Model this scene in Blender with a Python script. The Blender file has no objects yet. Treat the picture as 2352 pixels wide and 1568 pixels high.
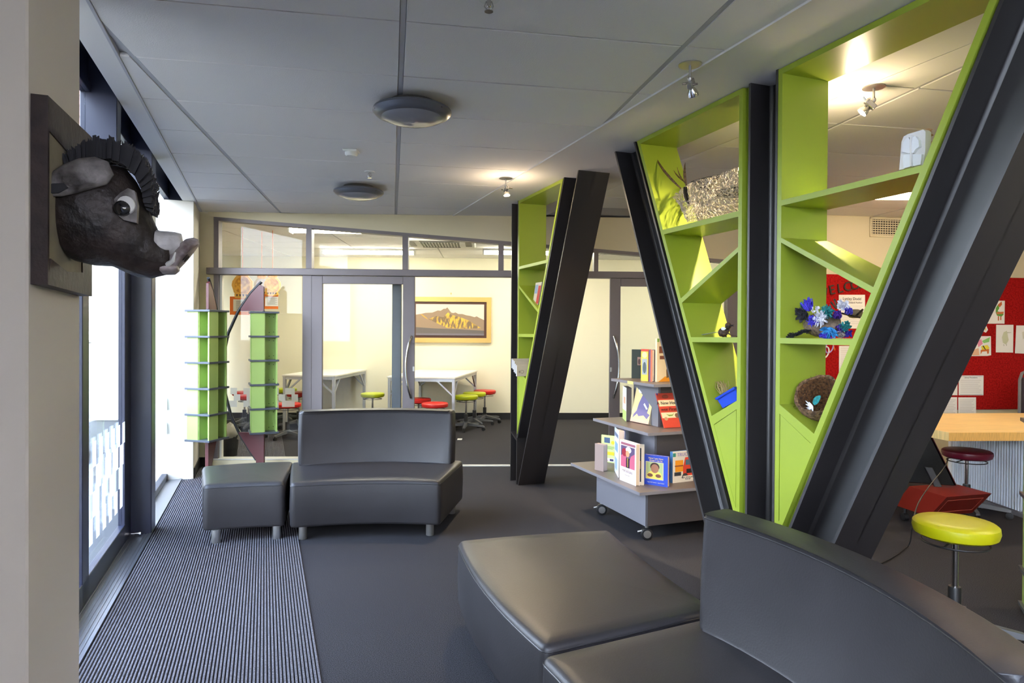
import bpy, math, random
from mathutils import Matrix, Vector
from mathutils.geometry import tessellate_polygon
random.seed(7)
scene = bpy.context.scene
COL = scene.collection

# ------------------------------------------------------------------ camera
F, HC = 1520.0, 1.43                    # focal length in pixels of the 2352 px wide frame, eye height
PITCH, ROLL, HOR = math.radians(-0.46), 0.006, 759.0
PX, PY = 1176.0, HOR - F * math.tan(PITCH)
FW = Vector((0, math.cos(PITCH), math.sin(PITCH)))
_r = Vector((1, 0, 0)); _u = Vector((0, -math.sin(PITCH), math.cos(PITCH)))
RT = _r * math.cos(ROLL) + _u * math.sin(ROLL)
UP = -_r * math.sin(ROLL) + _u * math.cos(ROLL)
EYE = Vector((0, 0, HC))
cam_data = bpy.data.cameras.new('camera')
cam_data.sensor_width = 36.0
cam_data.sensor_fit = 'HORIZONTAL'
cam_data.lens = F * 36.0 / 2352.0
cam_data.shift_y = -(784.0 - PY) / 2352.0
cam_data.clip_start = 0.05
cam_data.clip_end = 400
cam = bpy.data.objects.new('camera', cam_data)
COL.objects.link(cam)
cam.matrix_world = Matrix(((RT.x, UP.x, -FW.x, 0), (RT.y, UP.y, -FW.y, 0), (RT.z, UP.z, -FW.z, HC), (0, 0, 0, 1)))
scene.camera = cam

# ------------------------------------------------------------------ world, sun, exposure
world = bpy.data.worlds.new('sky'); scene.world = world; world.use_nodes = True
nt = world.node_tree; nt.nodes.clear()
wo = nt.nodes.new('ShaderNodeOutputWorld'); bg = nt.nodes.new('ShaderNodeBackground')
tc = nt.nodes.new('ShaderNodeTexCoord'); sp = nt.nodes.new('ShaderNodeSeparateXYZ'); rp = nt.nodes.new('ShaderNodeValToRGB')
nt.links.new(tc.outputs['Generated'], sp.inputs[0]); nt.links.new(sp.outputs['Z'], rp.inputs[0])
rp.color_ramp.elements[0].position = 0.0; rp.color_ramp.elements[0].color = (0.93, 0.94, 1.0, 1)
rp.color_ramp.elements[1].position = 0.7; rp.color_ramp.elements[1].color = (0.56, 0.69, 1.0, 1)
nt.links.new(rp.outputs[0], bg.inputs[0]); bg.inputs[1].default_value = 6.3
nt.links.new(bg.outputs[0], wo.inputs[0])
sun = bpy.data.lights.new('sun', 'SUN'); sun.energy = 4.0; sun.angle = 0.02; sun.color = (1.0, 0.95, 0.86)
so = bpy.data.objects.new('sun', sun); COL.objects.link(so)
so.rotation_euler = Vector((0.25, -0.75, -0.60)).to_track_quat('-Z', 'Y').to_euler()
so.location = (-20, 10, 20)

cy = scene.cycles                                               # light paths only as long as this room needs
cy.max_bounces = 6; cy.diffuse_bounces = 4; cy.glossy_bounces = 3; cy.transmission_bounces = 4; cy.transparent_max_bounces = 10
cy.caustics_reflective = False; cy.caustics_refractive = False; cy.use_adaptive_sampling = True; cy.adaptive_threshold = 0.09; cy.sample_clamp_indirect = 8.0
scene.view_settings.view_transform = 'Standard'
scene.view_settings.look = 'None'
scene.view_settings.gamma = 1.0
scene.view_settings.use_curve_mapping = False
scene.view_settings.exposure = 1.72

# ------------------------------------------------------------------ frames and sight lines
TH = math.radians(20.5); CT, ST = math.cos(TH), math.sin(TH)     # the window wall's own axes: n into the room, a along it
BA = math.radians(2.4); CB, SB = math.cos(BA), math.sin(BA)      # the back glazing's axes
RA = math.radians(8.0); CRA, SRA = math.cos(RA), math.sin(RA)    # the pin-board wall's axes
GA = math.radians(10.3)                                          # the ceiling grid's axes
ZC = 2.635                                                       # ceiling height
def WF(n, a, z): return Vector((n * CT - a * ST, n * ST + a * CT, z))
def toW(p): return (p[0] * CT + p[1] * ST, -p[0] * ST + p[1] * CT, p[2])
B0 = Vector((0.05, 6.98, 0)); R0 = Vector((3.2, 6.80, 0))
def BF(u, v, z): return Vector((B0.x + u * CB - v * SB, B0.y + u * SB + v * CB, z))
def RF(u, v, z): return Vector((R0.x + u * CRA - v * SRA, R0.y + u * SRA + v * CRA, z))
def ID(x, y, z): return Vector((x, y, z))
def ray(px, py): return RT * ((px - PX) / F) - UP * ((py - PY) / F) + FW
def on_plane(px, py, p0, nrm):
    d = ray(px, py); t = (Vector(p0) - EYE).dot(Vector(nrm)) / d.dot(Vector(nrm)); return EYE + d * t
def fl(px, py, z=0.0): return on_plane(px, py, (0, 0, z), (0, 0, 1))
def at_n(px, py, n): return toW(on_plane(px, py, (n * CT, n * ST, 0), (CT, ST, 0)))
def at_a(px, py, a): return toW(on_plane(px, py, (-a * ST, a * CT, 0), (-ST, CT, 0)))
def at_b(px, py, v=0.0):
    p = on_plane(px, py, BF(0, v, 0), (-SB, CB, 0)); q = p - B0
    return (q.x * CB + q.y * SB, v, p.z)
def at_r(px, py, v=0.0):
    p = on_plane(px, py, RF(0, v, 0), (-SRA, CRA, 0)); q = p - R0
    return (q.x * CRA + q.y * SRA, v, p.z)
def at_y(px, py, y): return on_plane(px, py, (0, y, 0), (0, 1, 0))

# ------------------------------------------------------------------ mesh building
class MB:
    def __init__(s, fr=ID): s.v = []; s.f = []; s.m = []; s.fr = fr
    def add(s, vs, fs, mi=0, raw=False):
        k = len(s.v)
        s.v += [Vector(p) if raw else s.fr(*p) for p in vs]
        s.f += [tuple(k + i for i in f) for f in fs]; s.m += [mi] * len(fs); return s
    def box(s, x0, x1, y0, y1, z0, z1, mi=0):
        if x0 > x1: x0, x1 = x1, x0
        if y0 > y1: y0, y1 = y1, y0
        if z0 > z1: z0, z1 = z1, z0
        return s.add([(x0, y0, z0), (x1, y0, z0), (x1, y1, z0), (x0, y1, z0), (x0, y0, z1), (x1, y0, z1), (x1, y1, z1), (x0, y1, z1)],
                     [(0, 3, 2, 1), (4, 5, 6, 7), (0, 1, 5, 4), (1, 2, 6, 5), (2, 3, 7, 6), (3, 0, 4, 7)], mi)
    def cbox(s, x0, x1, y0, y1, z0, z1, b=0.003, mi=0):      # box with chamfered edges
        b = min(b, abs(x1 - x0) * .45, abs(y1 - y0) * .45, abs(z1 - z0) * .45)
        X = (x0, x1); Y = (y0, y1); Z = (z0, z1); vs = []; idx = {}
        sg = (1, -1)
        for i in (0, 1):
            for j in (0, 1):
                for k in (0, 1):
                    for ax in range(3):
                        p = [X[i] + sg[i] * b, Y[j] + sg[j] * b, Z[k] + sg[k] * b]
                        p[ax] = (X[i], Y[j], Z[k])[ax]; idx[(i, j, k, ax)] = len(vs); vs.append(tuple(p))
        fs = []
        for ax in range(3):
            o = [q for q in range(3) if q != ax]
            for e in (0, 1):
                quad = []
                for (p, q) in ((0, 0), (1, 0), (1, 1), (0, 1)):
                    c = [0, 0, 0]; c[ax] = e; c[o[0]] = p; c[o[1]] = q; quad.append(idx[(*c, ax)])
                fs.append(tuple(quad))
        for ax in range(3):                                      # edges along ax
            o = [q for q in range(3) if q != ax]
            for p in (0, 1):
                for q in (0, 1):
                    c0 = [0, 0, 0]; c0[o[0]] = p; c0[o[1]] = q; c1 = list(c0); c1[ax] = 1
                    fs.append((idx[(*c0, o[0])], idx[(*c0, o[1])], idx[(*c1, o[1])], idx[(*c1, o[0])]))
        for i in (0, 1):
            for j in (0, 1):
                for k in (0, 1): fs.append((idx[(i, j, k, 0)], idx[(i, j, k, 1)], idx[(i, j, k, 2)]))
        return s.add(vs, fs, mi)
    def prism(s, poly, f0, f1, mi=0):                            # poly of 2D points; f0/f1 map a point to the near and far 3D corner
        n = len(poly); vs = [f0(*p) for p in poly] + [f1(*p) for p in poly]
        return s.add(vs, [tuple(range(n - 1, -1, -1)), tuple(range(n, 2 * n))] + [(i, (i + 1) % n, n + (i + 1) % n, n + i) for i in range(n)], mi)
    def prism_z(s, poly, z0, z1, mi=0): return s.prism(poly, lambda x, y: (x, y, z0), lambda x, y: (x, y, z1), mi)
    def tube(s, path, r, seg=8, closed=False, mi=0, taper=None):
        P = [s.fr(*p) for p in path]; n = len(P); k = len(s.v); prev = None
        for i in range(n):
            a = P[i - 1] if (i > 0 or closed) else P[i]; b = P[(i + 1) % n] if (i < n - 1 or closed) else P[i]
            t = (b - a).normalized()
            if prev is None:
                h = Vector((0, 0, 1)) if abs(t.z) < .9 else Vector((1, 0, 0)); x = t.cross(h).normalized()
            else: x = (prev - t * prev.dot(t)).normalized()
            prev = x; y = t.cross(x); rr = r if taper is None else taper[i]
            for j in range(seg):
                q = 2 * math.pi * j / seg; s.v.append(P[i] + (x * math.cos(q) + y * math.sin(q)) * rr)
        for i in range(n if closed else n - 1):
            i2 = (i + 1) % n
            for j in range(seg):
                j2 = (j + 1) % seg; s.f.append((k + i * seg + j, k + i * seg + j2, k + i2 * seg + j2, k + i2 * seg + j)); s.m.append(mi)
        if not closed:
            s.f.append(tuple(k + j for j in range(seg - 1, -1, -1))); s.m.append(mi)
            s.f.append(tuple(k + (n - 1) * seg + j for j in range(seg))); s.m.append(mi)
        return s
    def lathe(s, prof, c=(0, 0, 0), seg=24, axes=None, mi=0, sx=1.0, sy=1.0):   # prof (r, h) revolved about the third axis
        X, Y, Z = axes or (Vector((1, 0, 0)), Vector((0, 1, 0)), Vector((0, 0, 1))); C0 = s.fr(*c); k = len(s.v)
        for (r, h) in prof:
            for j in range(seg):
                q = 2 * math.pi * j / seg; s.v.append(C0 + X * (r * sx * math.cos(q)) + Y * (r * sy * math.sin(q)) + Z * h)
        for i in range(len(prof) - 1):
            for j in range(seg):
                j2 = (j + 1) % seg; s.f.append((k + i * seg + j, k + i * seg + j2, k + (i + 1) * seg + j2, k + (i + 1) * seg + j)); s.m.append(mi)
        if prof[0][0] > 1e-6: s.f.append(tuple(k + j for j in range(seg - 1, -1, -1))); s.m.append(mi)
        if prof[-1][0] > 1e-6:
            e = k + (len(prof) - 1) * seg; s.f.append(tuple(e + j for j in range(seg))); s.m.append(mi)
        return s
    def rings(s, rr, mi=0, cap0=True, cap1=True):                # loft of rings of equal length (world points through the frame)
        k = len(s.v); m = len(rr[0])
        for r in rr: s.v += [s.fr(*p) for p in r]
        for i in range(len(rr) - 1):
            for j in range(m):
                j2 = (j + 1) % m; s.f.append((k + i * m + j, k + i * m + j2, k + (i + 1) * m + j2, k + (i + 1) * m + j)); s.m.append(mi)
        if cap0: s.f.append(tuple(k + j for j in range(m - 1, -1, -1))); s.m.append(mi)
        if cap1: s.f.append(tuple(k + (len(rr) - 1) * m + j for j in range(m))); s.m.append(mi)
        return s
    def build(s, name, mat, parent=None, smooth=False, loc=None, rz=0.0, angle=40):
        if parent is not None: inv = MAT[parent].inverted()
        elif loc is not None: inv = (Matrix.Translation(Vector(loc)) @ Matrix.Rotation(rz, 4, 'Z')).inverted()
        else: inv = Matrix.Identity(4)
        me = bpy.data.meshes.new(name)
        me.from_pydata([tuple(inv @ p) for p in s.v], [], s.f)
        for mt in (mat if isinstance(mat, (list, tuple)) else [mat]): me.materials.append(mt)
        for p, mi in zip(me.polygons, s.m): p.material_index = mi
        import bmesh
        bm = bmesh.new(); bm.from_mesh(me); bmesh.ops.recalc_face_normals(bm, faces=bm.faces[:]); bm.to_mesh(me); bm.free()
        if smooth:
            for p in me.polygons: p.use_smooth = True
            me.set_sharp_from_angle(angle=math.radians(angle))
        me.update()
        o = bpy.data.objects.new(name, me); COL.objects.link(o)
        if parent is not None: o.parent = parent; MAT[o] = MAT[parent]
        else:
            MAT[o] = inv.inverted()
            if loc is not None: o.location = loc; o.rotation_euler = (0, 0, rz)
        return o
MAT = {}
def tag(o, label=None, cat=None, group=None, kind=None):
    if label: o['label'] = label
    if cat: o['category'] = cat
    if group: o['group'] = group
    if kind: o['kind'] = kind
    return o
def thing(name, label, cat, loc=(0, 0, 0), rz=0.0, group=None, kind=None):
    o = bpy.data.objects.new(name, None); COL.objects.link(o); o.empty_display_size = 0.05
    o.location = loc; o.rotation_euler = (0, 0, rz)
    MAT[o] = Matrix.Translation(Vector(loc)) @ Matrix.Rotation(rz, 4, 'Z')
    return tag(o, label, cat, group, kind)
def copy_tree(o, parent=None):
    c = o.copy(); COL.objects.link(c); c.parent = parent
    MAT[c] = MAT[o]
    for ch in list(o.children): copy_tree(ch, c)
    return c
def place(o, loc, rz=0.0):
    o.location = loc; o.rotation_euler = (0, 0, rz); return o
def text(body, size, mat, origin, xd, yd, parent, name='lettering', align='LEFT', ext=0.0004, font_scale=1.0):
    cu = bpy.data.curves.new(name, 'FONT'); cu.body = body; cu.size = size; cu.extrude = ext; cu.align_x = align; cu.align_y = 'CENTER'
    cu.materials.append(mat); cu.resolution_u = 3
    o = bpy.data.objects.new(name, cu); COL.objects.link(o)
    xd = Vector(xd).normalized(); yd = Vector(yd); yd = (yd - xd * yd.dot(xd)).normalized(); zd = xd.cross(yd); g = Vector(origin)
    M = Matrix(((xd.x * font_scale, yd.x, zd.x, g.x), (xd.y * font_scale, yd.y, zd.y, g.y), (xd.z * font_scale, yd.z, zd.z, g.z), (0, 0, 0, 1)))
    TEXTS.append((o, parent, M)); return o
TEXTS = []
def finish_texts():                                              # lettering becomes plain mesh parts
    bpy.context.view_layer.update(); dg = bpy.context.evaluated_depsgraph_get()
    for (o, parent, M) in TEXTS:
        me = bpy.data.meshes.new_from_object(o.evaluated_get(dg)); nm = o.name.split('.')[0]; cu = o.data
        bpy.data.objects.remove(o); bpy.data.curves.remove(cu)
        n = bpy.data.objects.new(nm, me); COL.objects.link(n); n.parent = parent; n.matrix_local = MAT[parent].inverted() @ M

# ------------------------------------------------------------------ materials
def lin(c): return tuple(((x / 255) / 12.92 if x / 255 <= .04045 else ((x / 255 + .055) / 1.055) ** 2.4) for x in c) + (1.0,)
def pmat(name, rgb, rough=.5, metal=0.0, spec=.5, bump=None, var=None, coat=0.0, emit=None, sheen=0.0, stretch=None):
    m = bpy.data.materials.new(name); m.use_nodes = True; t = m.node_tree; b = t.nodes['Principled BSDF']
    b.inputs['Base Color'].default_value = lin(rgb); b.inputs['Roughness'].default_value = rough; b.inputs['Metallic'].default_value = metal
    b.inputs['Specular IOR Level'].default_value = spec; b.inputs['Coat Weight'].default_value = coat
    if sheen: b.inputs['Sheen Weight'].default_value = sheen
    co = None
    if bump or var:
        tc = t.nodes.new('ShaderNodeTexCoord'); co = tc.outputs['Object']
        if stretch:
            mp = t.nodes.new('ShaderNodeMapping'); mp.inputs['Scale'].default_value = stretch; t.links.new(co, mp.inputs[0]); co = mp.outputs[0]
    if var:
        sc, amt = var[0], var[1]; other = var[2] if len(var) > 2 else None
        nz = t.nodes.new('ShaderNodeTexNoise'); nz.inputs['Scale'].default_value = sc; nz.inputs['Detail'].default_value = 3; t.links.new(co, nz.inputs[0])
        mx = t.nodes.new('ShaderNodeMix'); mx.data_type = 'RGBA'
        rp = t.nodes.new('ShaderNodeMapRange'); rp.inputs['From Min'].default_value = .35; rp.inputs['From Max'].default_value = .65; t.links.new(nz.outputs[0], rp.inputs[0])
        t.links.new(rp.outputs[0], mx.inputs[0]); c = lin(rgb)
        mx.inputs[6].default_value = tuple(x * (1 - amt) for x in c[:3]) + (1,); mx.inputs[7].default_value = lin(other) if other else tuple(min(1, x * (1 + amt)) for x in c[:3]) + (1,)
        t.links.new(mx.outputs[2], b.inputs['Base Color'])
    if bump:
        nb = t.nodes.new('ShaderNodeTexNoise'); nb.inputs['Scale'].default_value = bump[0]; nb.inputs['Detail'].default_value = 4; t.links.new(co, nb.inputs[0])
        bp = t.nodes.new('ShaderNodeBump'); bp.inputs['Strength'].default_value = bump[1]; bp.inputs['Distance'].default_value = bump[2] if len(bump) > 2 else .002
        t.links.new(nb.outputs[0], bp.inputs['Height']); t.links.new(bp.outputs[0], b.inputs['Normal'])
    if emit: b.inputs['Emission Color'].default_value = lin(emit[0]); b.inputs['Emission Strength'].default_value = emit[1]
    return m
def gmat(name, tint=(1, 1, 1), refl=1.0, base=0.0):             # window glass: see-through with a Fresnel reflection
    m = bpy.data.materials.new(name); m.use_nodes = True; t = m.node_tree; t.nodes.clear()
    o = t.nodes.new('ShaderNodeOutputMaterial'); tr = t.nodes.new('ShaderNodeBsdfTransparent'); gl = t.nodes.new('ShaderNodeBsdfGlossy')
    fr = t.nodes.new('ShaderNodeLayerWeight'); mx = t.nodes.new('ShaderNodeMixShader'); ma = t.nodes.new('ShaderNodeMath'); ma.operation = 'MULTIPLY_ADD'
    pw = t.nodes.new('ShaderNodeMath'); pw.operation = 'POWER'; pw.inputs[1].default_value = 5.0; t.links.new(fr.outputs['Facing'], pw.inputs[0])
    fr.inputs['Blend'].default_value = .5; gl.inputs['Roughness'].default_value = .02; tr.inputs[0].default_value = (*tint, 1)
    ma.inputs[1].default_value = .96 * refl; ma.inputs[2].default_value = .04 * refl + base
    t.links.new(pw.outputs[0], ma.inputs[0]); t.links.new(ma.outputs[0], mx.inputs[0]); t.links.new(tr.outputs[0], mx.inputs[1]); t.links.new(gl.outputs[0], mx.inputs[2])
    t.links.new(mx.outputs[0], o.inputs[0]); return m
def film_mat(name, rgb, clear):                                 # frosted window film
    m = bpy.data.materials.new(name); m.use_nodes = True; t = m.node_tree; t.nodes.clear()
    o = t.nodes.new('ShaderNodeOutputMaterial'); tr = t.nodes.new('ShaderNodeBsdfTransparent'); d = t.nodes.new('ShaderNodeBsdfDiffuse'); tl = t.nodes.new('ShaderNodeBsdfTranslucent')
    m1 = t.nodes.new('ShaderNodeMixShader'); m2 = t.nodes.new('ShaderNodeMixShader'); d.inputs[0].default_value = lin(rgb); tl.inputs[0].default_value = lin(rgb)
    m1.inputs[0].default_value = .5; m2.inputs[0].default_value = clear
    t.links.new(d.outputs[0], m1.inputs[1]); t.links.new(tl.outputs[0], m1.inputs[2]); t.links.new(m1.outputs[0], m2.inputs[1]); t.links.new(tr.outputs[0], m2.inputs[2])
    t.links.new(m2.outputs[0], o.inputs[0]); return m
def emat(name, rgb, k):
    m = bpy.data.materials.new(name); m.use_nodes = True; t = m.node_tree; t.nodes.clear()
    o = t.nodes.new('ShaderNodeOutputMaterial'); e = t.nodes.new('ShaderNodeEmission'); e.inputs[0].default_value = lin(rgb); e.inputs[1].default_value = k
    t.links.new(e.outputs[0], o.inputs[0]); return m

K = {}
K['carpet'] = pmat('carpet', (32, 31, 33), .95, spec=.1, var=(330, .5, (76, 75, 79)), bump=(500, .5, .003))
K['rib'] = pmat('ribbed_mat', (82, 80, 86), .95, spec=.1, var=(350, .35, (130, 128, 134)), bump=(400, .5, .003))
K['rib_dark'] = pmat('ribbed_mat_groove', (34, 34, 38), .95, spec=.1)
K['tile'] = pmat('ceiling_tile', (238, 235, 232), .95, spec=.15, bump=(170, .35, .004))
K['tee'] = pmat('ceiling_rail', (186, 186, 190), .6)
K['plaster'] = pmat('plaster', (230, 227, 222), .75, spec=.3)
K['pier'] = pmat('pier_paint', (206, 200, 188), .7, spec=.3)
K['cream'] = pmat('cream_paint', (214, 203, 170), .7, spec=.3)
K['white_wall'] = pmat('pale_wall', (232, 226, 200), .7, spec=.3)
K['skirting'] = pmat('black_skirting', (22, 20, 20), .5)
K['navy'] = pmat('navy_frame', (28, 32, 52), .38, spec=.6)
K['alu'] = pmat('grey_frame', (112, 104, 104), .45, metal=.2, spec=.5)
K['alu_pale'] = pmat('pale_sill', (206, 202, 190), .4)
K['threshold'] = pmat('threshold_metal', (150, 152, 160), .3, metal=.9)
K['steel'] = pmat('black_steel', (34, 31, 32), .40, spec=1.0, bump=(300, .12, .001))
K['lime'] = pmat('lime_paint', (148, 166, 52), .33, spec=.5)
K['leather'] = pmat('grey_leather', (45, 43, 45), .42, spec=.45, bump=(160, .22, .002), var=(3, .12))
K['piping'] = pmat('leather_piping', (38, 37, 38), .4, spec=.5)
K['brushed'] = pmat('brushed_metal', (178, 176, 172), .35, metal=.85)
K['chrome'] = pmat('chrome', (205, 203, 200), .16, metal=1.0)
K['glass'] = gmat('window_glass', (.93, .97, .98), .55)
K['glass_in'] = gmat('partition_glass', (.97, .985, .98), .35)
K['film'] = film_mat('frosted_film', (235, 240, 245), .12)
K['film_in'] = film_mat('frosted_partition_film', (225, 228, 226), .35)
K['black_plastic'] = pmat('black_plastic', (24, 24, 26), .45)
K['grey_plastic'] = pmat('grey_plastic', (84, 86, 90), .5)
K['white'] = pmat('white_plastic', (226, 226, 222), .5)
K['paper'] = pmat('paper', (236, 233, 222), .85, spec=.2)
K['ink'] = pmat('ink', (40, 36, 36), .8, spec=.2)

# ================================================================== THE SETTING
def clip(poly, planes):                                          # keep a*x + b*y <= d
    for (a, b, d) in planes:
        out = []
        for i in range(len(poly)):
            p, q = poly[i], poly[(i + 1) % len(poly)]; fp = a * p[0] + b * p[1] - d; fq = a * q[0] + b * q[1] - d
            if fp <= 0: out.append(p)
            if (fp < 0 < fq) or (fq < 0 < fp):
                t = fp / (fp - fq); out.append((p[0] + (q[0] - p[0]) * t, p[1] + (q[1] - p[1]) * t))
        poly = out
        if len(poly) < 3: return []
    return poly
def area(poly): return abs(sum(poly[i][0] * poly[(i + 1) % len(poly)][1] - poly[(i + 1) % len(poly)][0] * poly[i][1] for i in range(len(poly)))) / 2
def st(o): o['kind'] = 'structure'; return o
bu = lambda px, y=800: at_b(px, y)[0]
N_IN, N_GL = -0.73, -0.87

aN = at_n(64, 700, -.63)[1]; aF = at_n(183, 700, -.63)[1]
# floor
m = MB(WF); m.box(-.9, 8.2, -5, 13, -.15, 0); m.box(-1.4, -.9, .6, aF, -.15, 0); st(m.build('floor', K['carpet']))
# ribbed entrance mat with real ribs
m = MB(WF); n0, n1, p = -.727, .229, .0148; k = int((n1 - n0) / p)
for i in range(k):
    x = n0 + i * p; prof = [(x, .001), (x + p * .30, .001), (x + p * .42, .0075), (x + p * .88, .0075), (x + p, .001)]
    for j in range(4):
        (xa, za), (xb, zb) = prof[j], prof[j + 1]
        m.add([(xa, -1.5, za), (xb, -1.5, zb), (xb, 9.5, zb), (xa, 9.5, za)], [(0, 1, 2, 3)], 0 if j else 1)
em = m.build('entrance_mat', [K['rib'], K['rib_dark']], loc=WF(-.25, 4, 0), rz=TH)
tag(em, 'long grey ribbed entrance mat running along the window wall', 'mat')

# ---- ceiling: slab, plaster strips, tiles one by one
gc, gs = math.cos(GA), math.sin(GA); TW, TD = 1.176, .567; G0 = (-1.49, 1.83)
def GF(i, j): return (G0[0] + i * TW * gc - j * TD * gs, G0[1] + i * TW * gs + j * TD * gc)
m = MB(WF); m.box(-.72, 8.2, -5, 13, ZC + .02, ZC + .3); m.box(-.97, -.72, -5, 13, ZC + .25, ZC + .3); m.box(-1.45, -.97, .6, aF, ZC + .25, ZC + .3)
ceil = st(m.build('ceiling', K['tee']))
m = MB(WF); m.box(-.727, -.617, -5, 7.0, ZC, ZC + .02); m.build('edge_strip', K['plaster'], ceil)
m = MB(WF); m.box(-.617, -.605, -5, 7.0, ZC - .006, ZC + .02); m.build('edge_bead', K['tee'], ceil)
m = MB(WF); m.box(1.855, 2.745, -5, 7.6, ZC, ZC + .02); m.build('soffit_strip', K['plaster'], ceil)
m = MB(WF); m.box(1.845, 1.857, -5, 7.6, ZC - .008, ZC + .02); m.build('soffit_bead', K['plaster'], ceil)
backp = (-SB, CB, -SB * B0.x + CB * B0.y - .004)
rightp = (-SRA, CRA, -SRA * R0.x + CRA * R0.y)
tile_cache = {}
def tiles(GFn, rngi, rngj, planes, z, w, d, ang, cg, mg, parent, mat):
    for i in rngi:
        for j in rngj:
            a = mg / 2 / w; b = cg / 2 / d
            q = [GFn(i + a, j + b), GFn(i + 1 - a, j + b), GFn(i + 1 - a, j + 1 - b), GFn(i + a, j + 1 - b)]
            c = clip(q, planes)
            if len(c) < 3 or area(c) < .004: continue
            if len(c) == 4 and abs(area(c) - area(q)) < 1e-6:
                key = (z, w, d, ang)
                cx, cy = GFn(i + .5, j + .5)
                if key not in tile_cache:
                    mm = MB(); hx, hy = w / 2 - mg / 2, d / 2 - cg / 2; mm.cbox(-hx, hx, -hy, hy, 0, .018, .003)
                    o = mm.build('ceiling_tile', mat); tile_cache[key] = o.data
                else:
                    o = bpy.data.objects.new('ceiling_tile', tile_cache[key]); COL.objects.link(o)
                o.parent = parent; o.location = (cx, cy, z); o.rotation_euler = (0, 0, ang); MAT[o] = Matrix.Identity(4)
            else:
                mm = MB(); mm.prism_z(c, z, z + .018); mm.build('ceiling_tile', mat, parent)
tiles(GF, range(-2, 3), range(-4, 11), [(CT, ST, 1.843), (-CT, -ST, .603), backp], ZC, TW, TD, GA, .009, .026, ceil, K['tile'])
def GF2(i, j): return (3.55 + i * TW * gc - j * TD * gs, 1.25 + i * TW * gs + j * TD * gc)
tiles(GF2, range(-3, 4), range(-3, 12), [(-CT, -ST, -2.75), rightp], ZC, TW, TD, GA + 1e-6, .009, .026, ceil, K['tile'])

def rails(GFn, rngi, j0, j1, planes, z, w, parent):           # the light grid rails between the tile rows
    for i in rngi:
        a = .011 / w; c = clip([GFn(i - a, j0), GFn(i + a, j0), GFn(i + a, j1), GFn(i - a, j1)], planes)
        if len(c) > 2: mm = MB(); mm.prism_z(c, z + .004, z + .019); mm.build('grid_rail', K['tee'], parent)
rails(GF, range(-2, 4), -4, 11, [(CT, ST, 1.843), (-CT, -ST, .603), backp], ZC, TW, ceil)
rails(GF2, range(-3, 5), -3, 12, [(-CT, -ST, -2.75), rightp], ZC, TW, ceil)
# ---- left: near pier, far pier, window posts, glass
m = MB(WF); m.cbox(-1.3, -.63, aN, aF, 0, ZC, .006); m.cbox(-1.0, -.63, 6.93, 7.9, 0, ZC, .004)
m.box(-1.0, -.63, 7.9, 11.2, 0, ZC); m.box(-1.0, -.87, -5, -4.2, 0, ZC + .2); m.box(-1.45, -1.3, .6, aF, 0, ZC + .28); m.box(-1.3, -.9, .6, .72, 0, ZC + .28)  # last two boxes: unseen alcove wall, added to keep window light off the pier
wl = st(m.build('wall_left', K['pier']))
m = MB(WF); m.box(-.632, -.618, 6.97, 7.66, .0, .1); st(m.build('baseboard_left', K['skirting']))

def window_post(mb, a0, a1, z0=0.0, z1=2.93): mb.cbox(-.90, N_IN, a0, a1, z0, z1, .004)
def film(root, fr, cells, mat, th=.0015):
    """frosted film, each rectangle (x0, x1, z0, z1) in the pane's own plane"""
    for (x0, x1, z0, z1) in cells:
        mm = MB(); mm.box(-(x1 - x0) / 2, (x1 - x0) / 2, -th, 0, -(z1 - z0) / 2, (z1 - z0) / 2)
        key = ('film', round(x1 - x0, 3), round(z1 - z0, 3), fr.__name__)
        c = fr((x0 + x1) / 2, 0, (z0 + z1) / 2)
        if key not in tile_cache: o = mm.build('film_square', mat); tile_cache[key] = o.data
        else: o = bpy.data.objects.new('film_square', tile_cache[key]); COL.objects.link(o)
        o.parent = root; o.location = c; o.rotation_euler = (0, 0, fr.rz); MAT[o] = Matrix.Identity(4)
def WG(x, y, z): return WF(N_GL + .014, x, z)
WG.rz = TH + math.pi / 2
def film_rows(x0, x1, z0, z1, seed, w=.1, h=.1):
    r = random.Random(seed); out = []; rows = int((z1 - z0) / h)
    for j in range(rows):
        z = z1 - (j + 1) * h; x = x0 + (0 if j % 2 else w * .5); edge = j in (0, rows - 1)
        while x < x1 - .02:
            ww = w * (.5 if edge else r.choice((.5, .75, 1.0))); e = min(x + ww, x1)
            out.append((x, e, z, z + h)); x += ww + w * (.55 if edge else r.choice((.35, .5, .5, .75)))
    return out

# window 1: the sliding entrance leaf with its header and the lights above
w1 = st(thing('window_1', None, None))
m = MB(WF); window_post(m, 5.155, 5.33); m.build('post', K['navy'], w1)
m = MB(WF); window_post(m, 4.0, 4.10, 2.3); m.build('mullion', K['navy'], w1)
m = MB(WF); m.cbox(-.93, -.80, aF - .3, 5.155, 2.2, 2.34, .004); m.build('door_header', K['navy'], w1)
m = MB(WF); m.cbox(-.90, -.85, aF - .3, 5.155, 2.655, 2.71, .003); m.box(-.90, -.86, aF - .3, 5.155, 2.71, 2.93); m.build('window_head', K['navy'], w1)
m = MB(WF); m.cbox(-.895, -.855, 4.946, 5.15, .02, 2.2, .003); m.build('stile', K['navy'], w1)
m = MB(WF); m.cbox(-.895, -.855, 3.865, 3.995, .02, 2.2, .003); m.build('stile', K['navy'], w1)
m = MB(WF); m.cbox(-.895, -.855, aF - .3, 4.946, .02, .139, .003); m.build('bottom_rail', K['navy'], w1)
m = MB(WF); m.box(-.877, -.873, aF - .3, 4.946, .139, 2.2); m.build('pane', K['glass'], w1)
for (s0, s1) in ((aF - .3, 4.0), (4.1, 5.155)):
    m = MB(WF); m.box(-.877, -.873, s0, s1, 2.34, 2.655); m.build('pane', K['glass'], w1)
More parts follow.
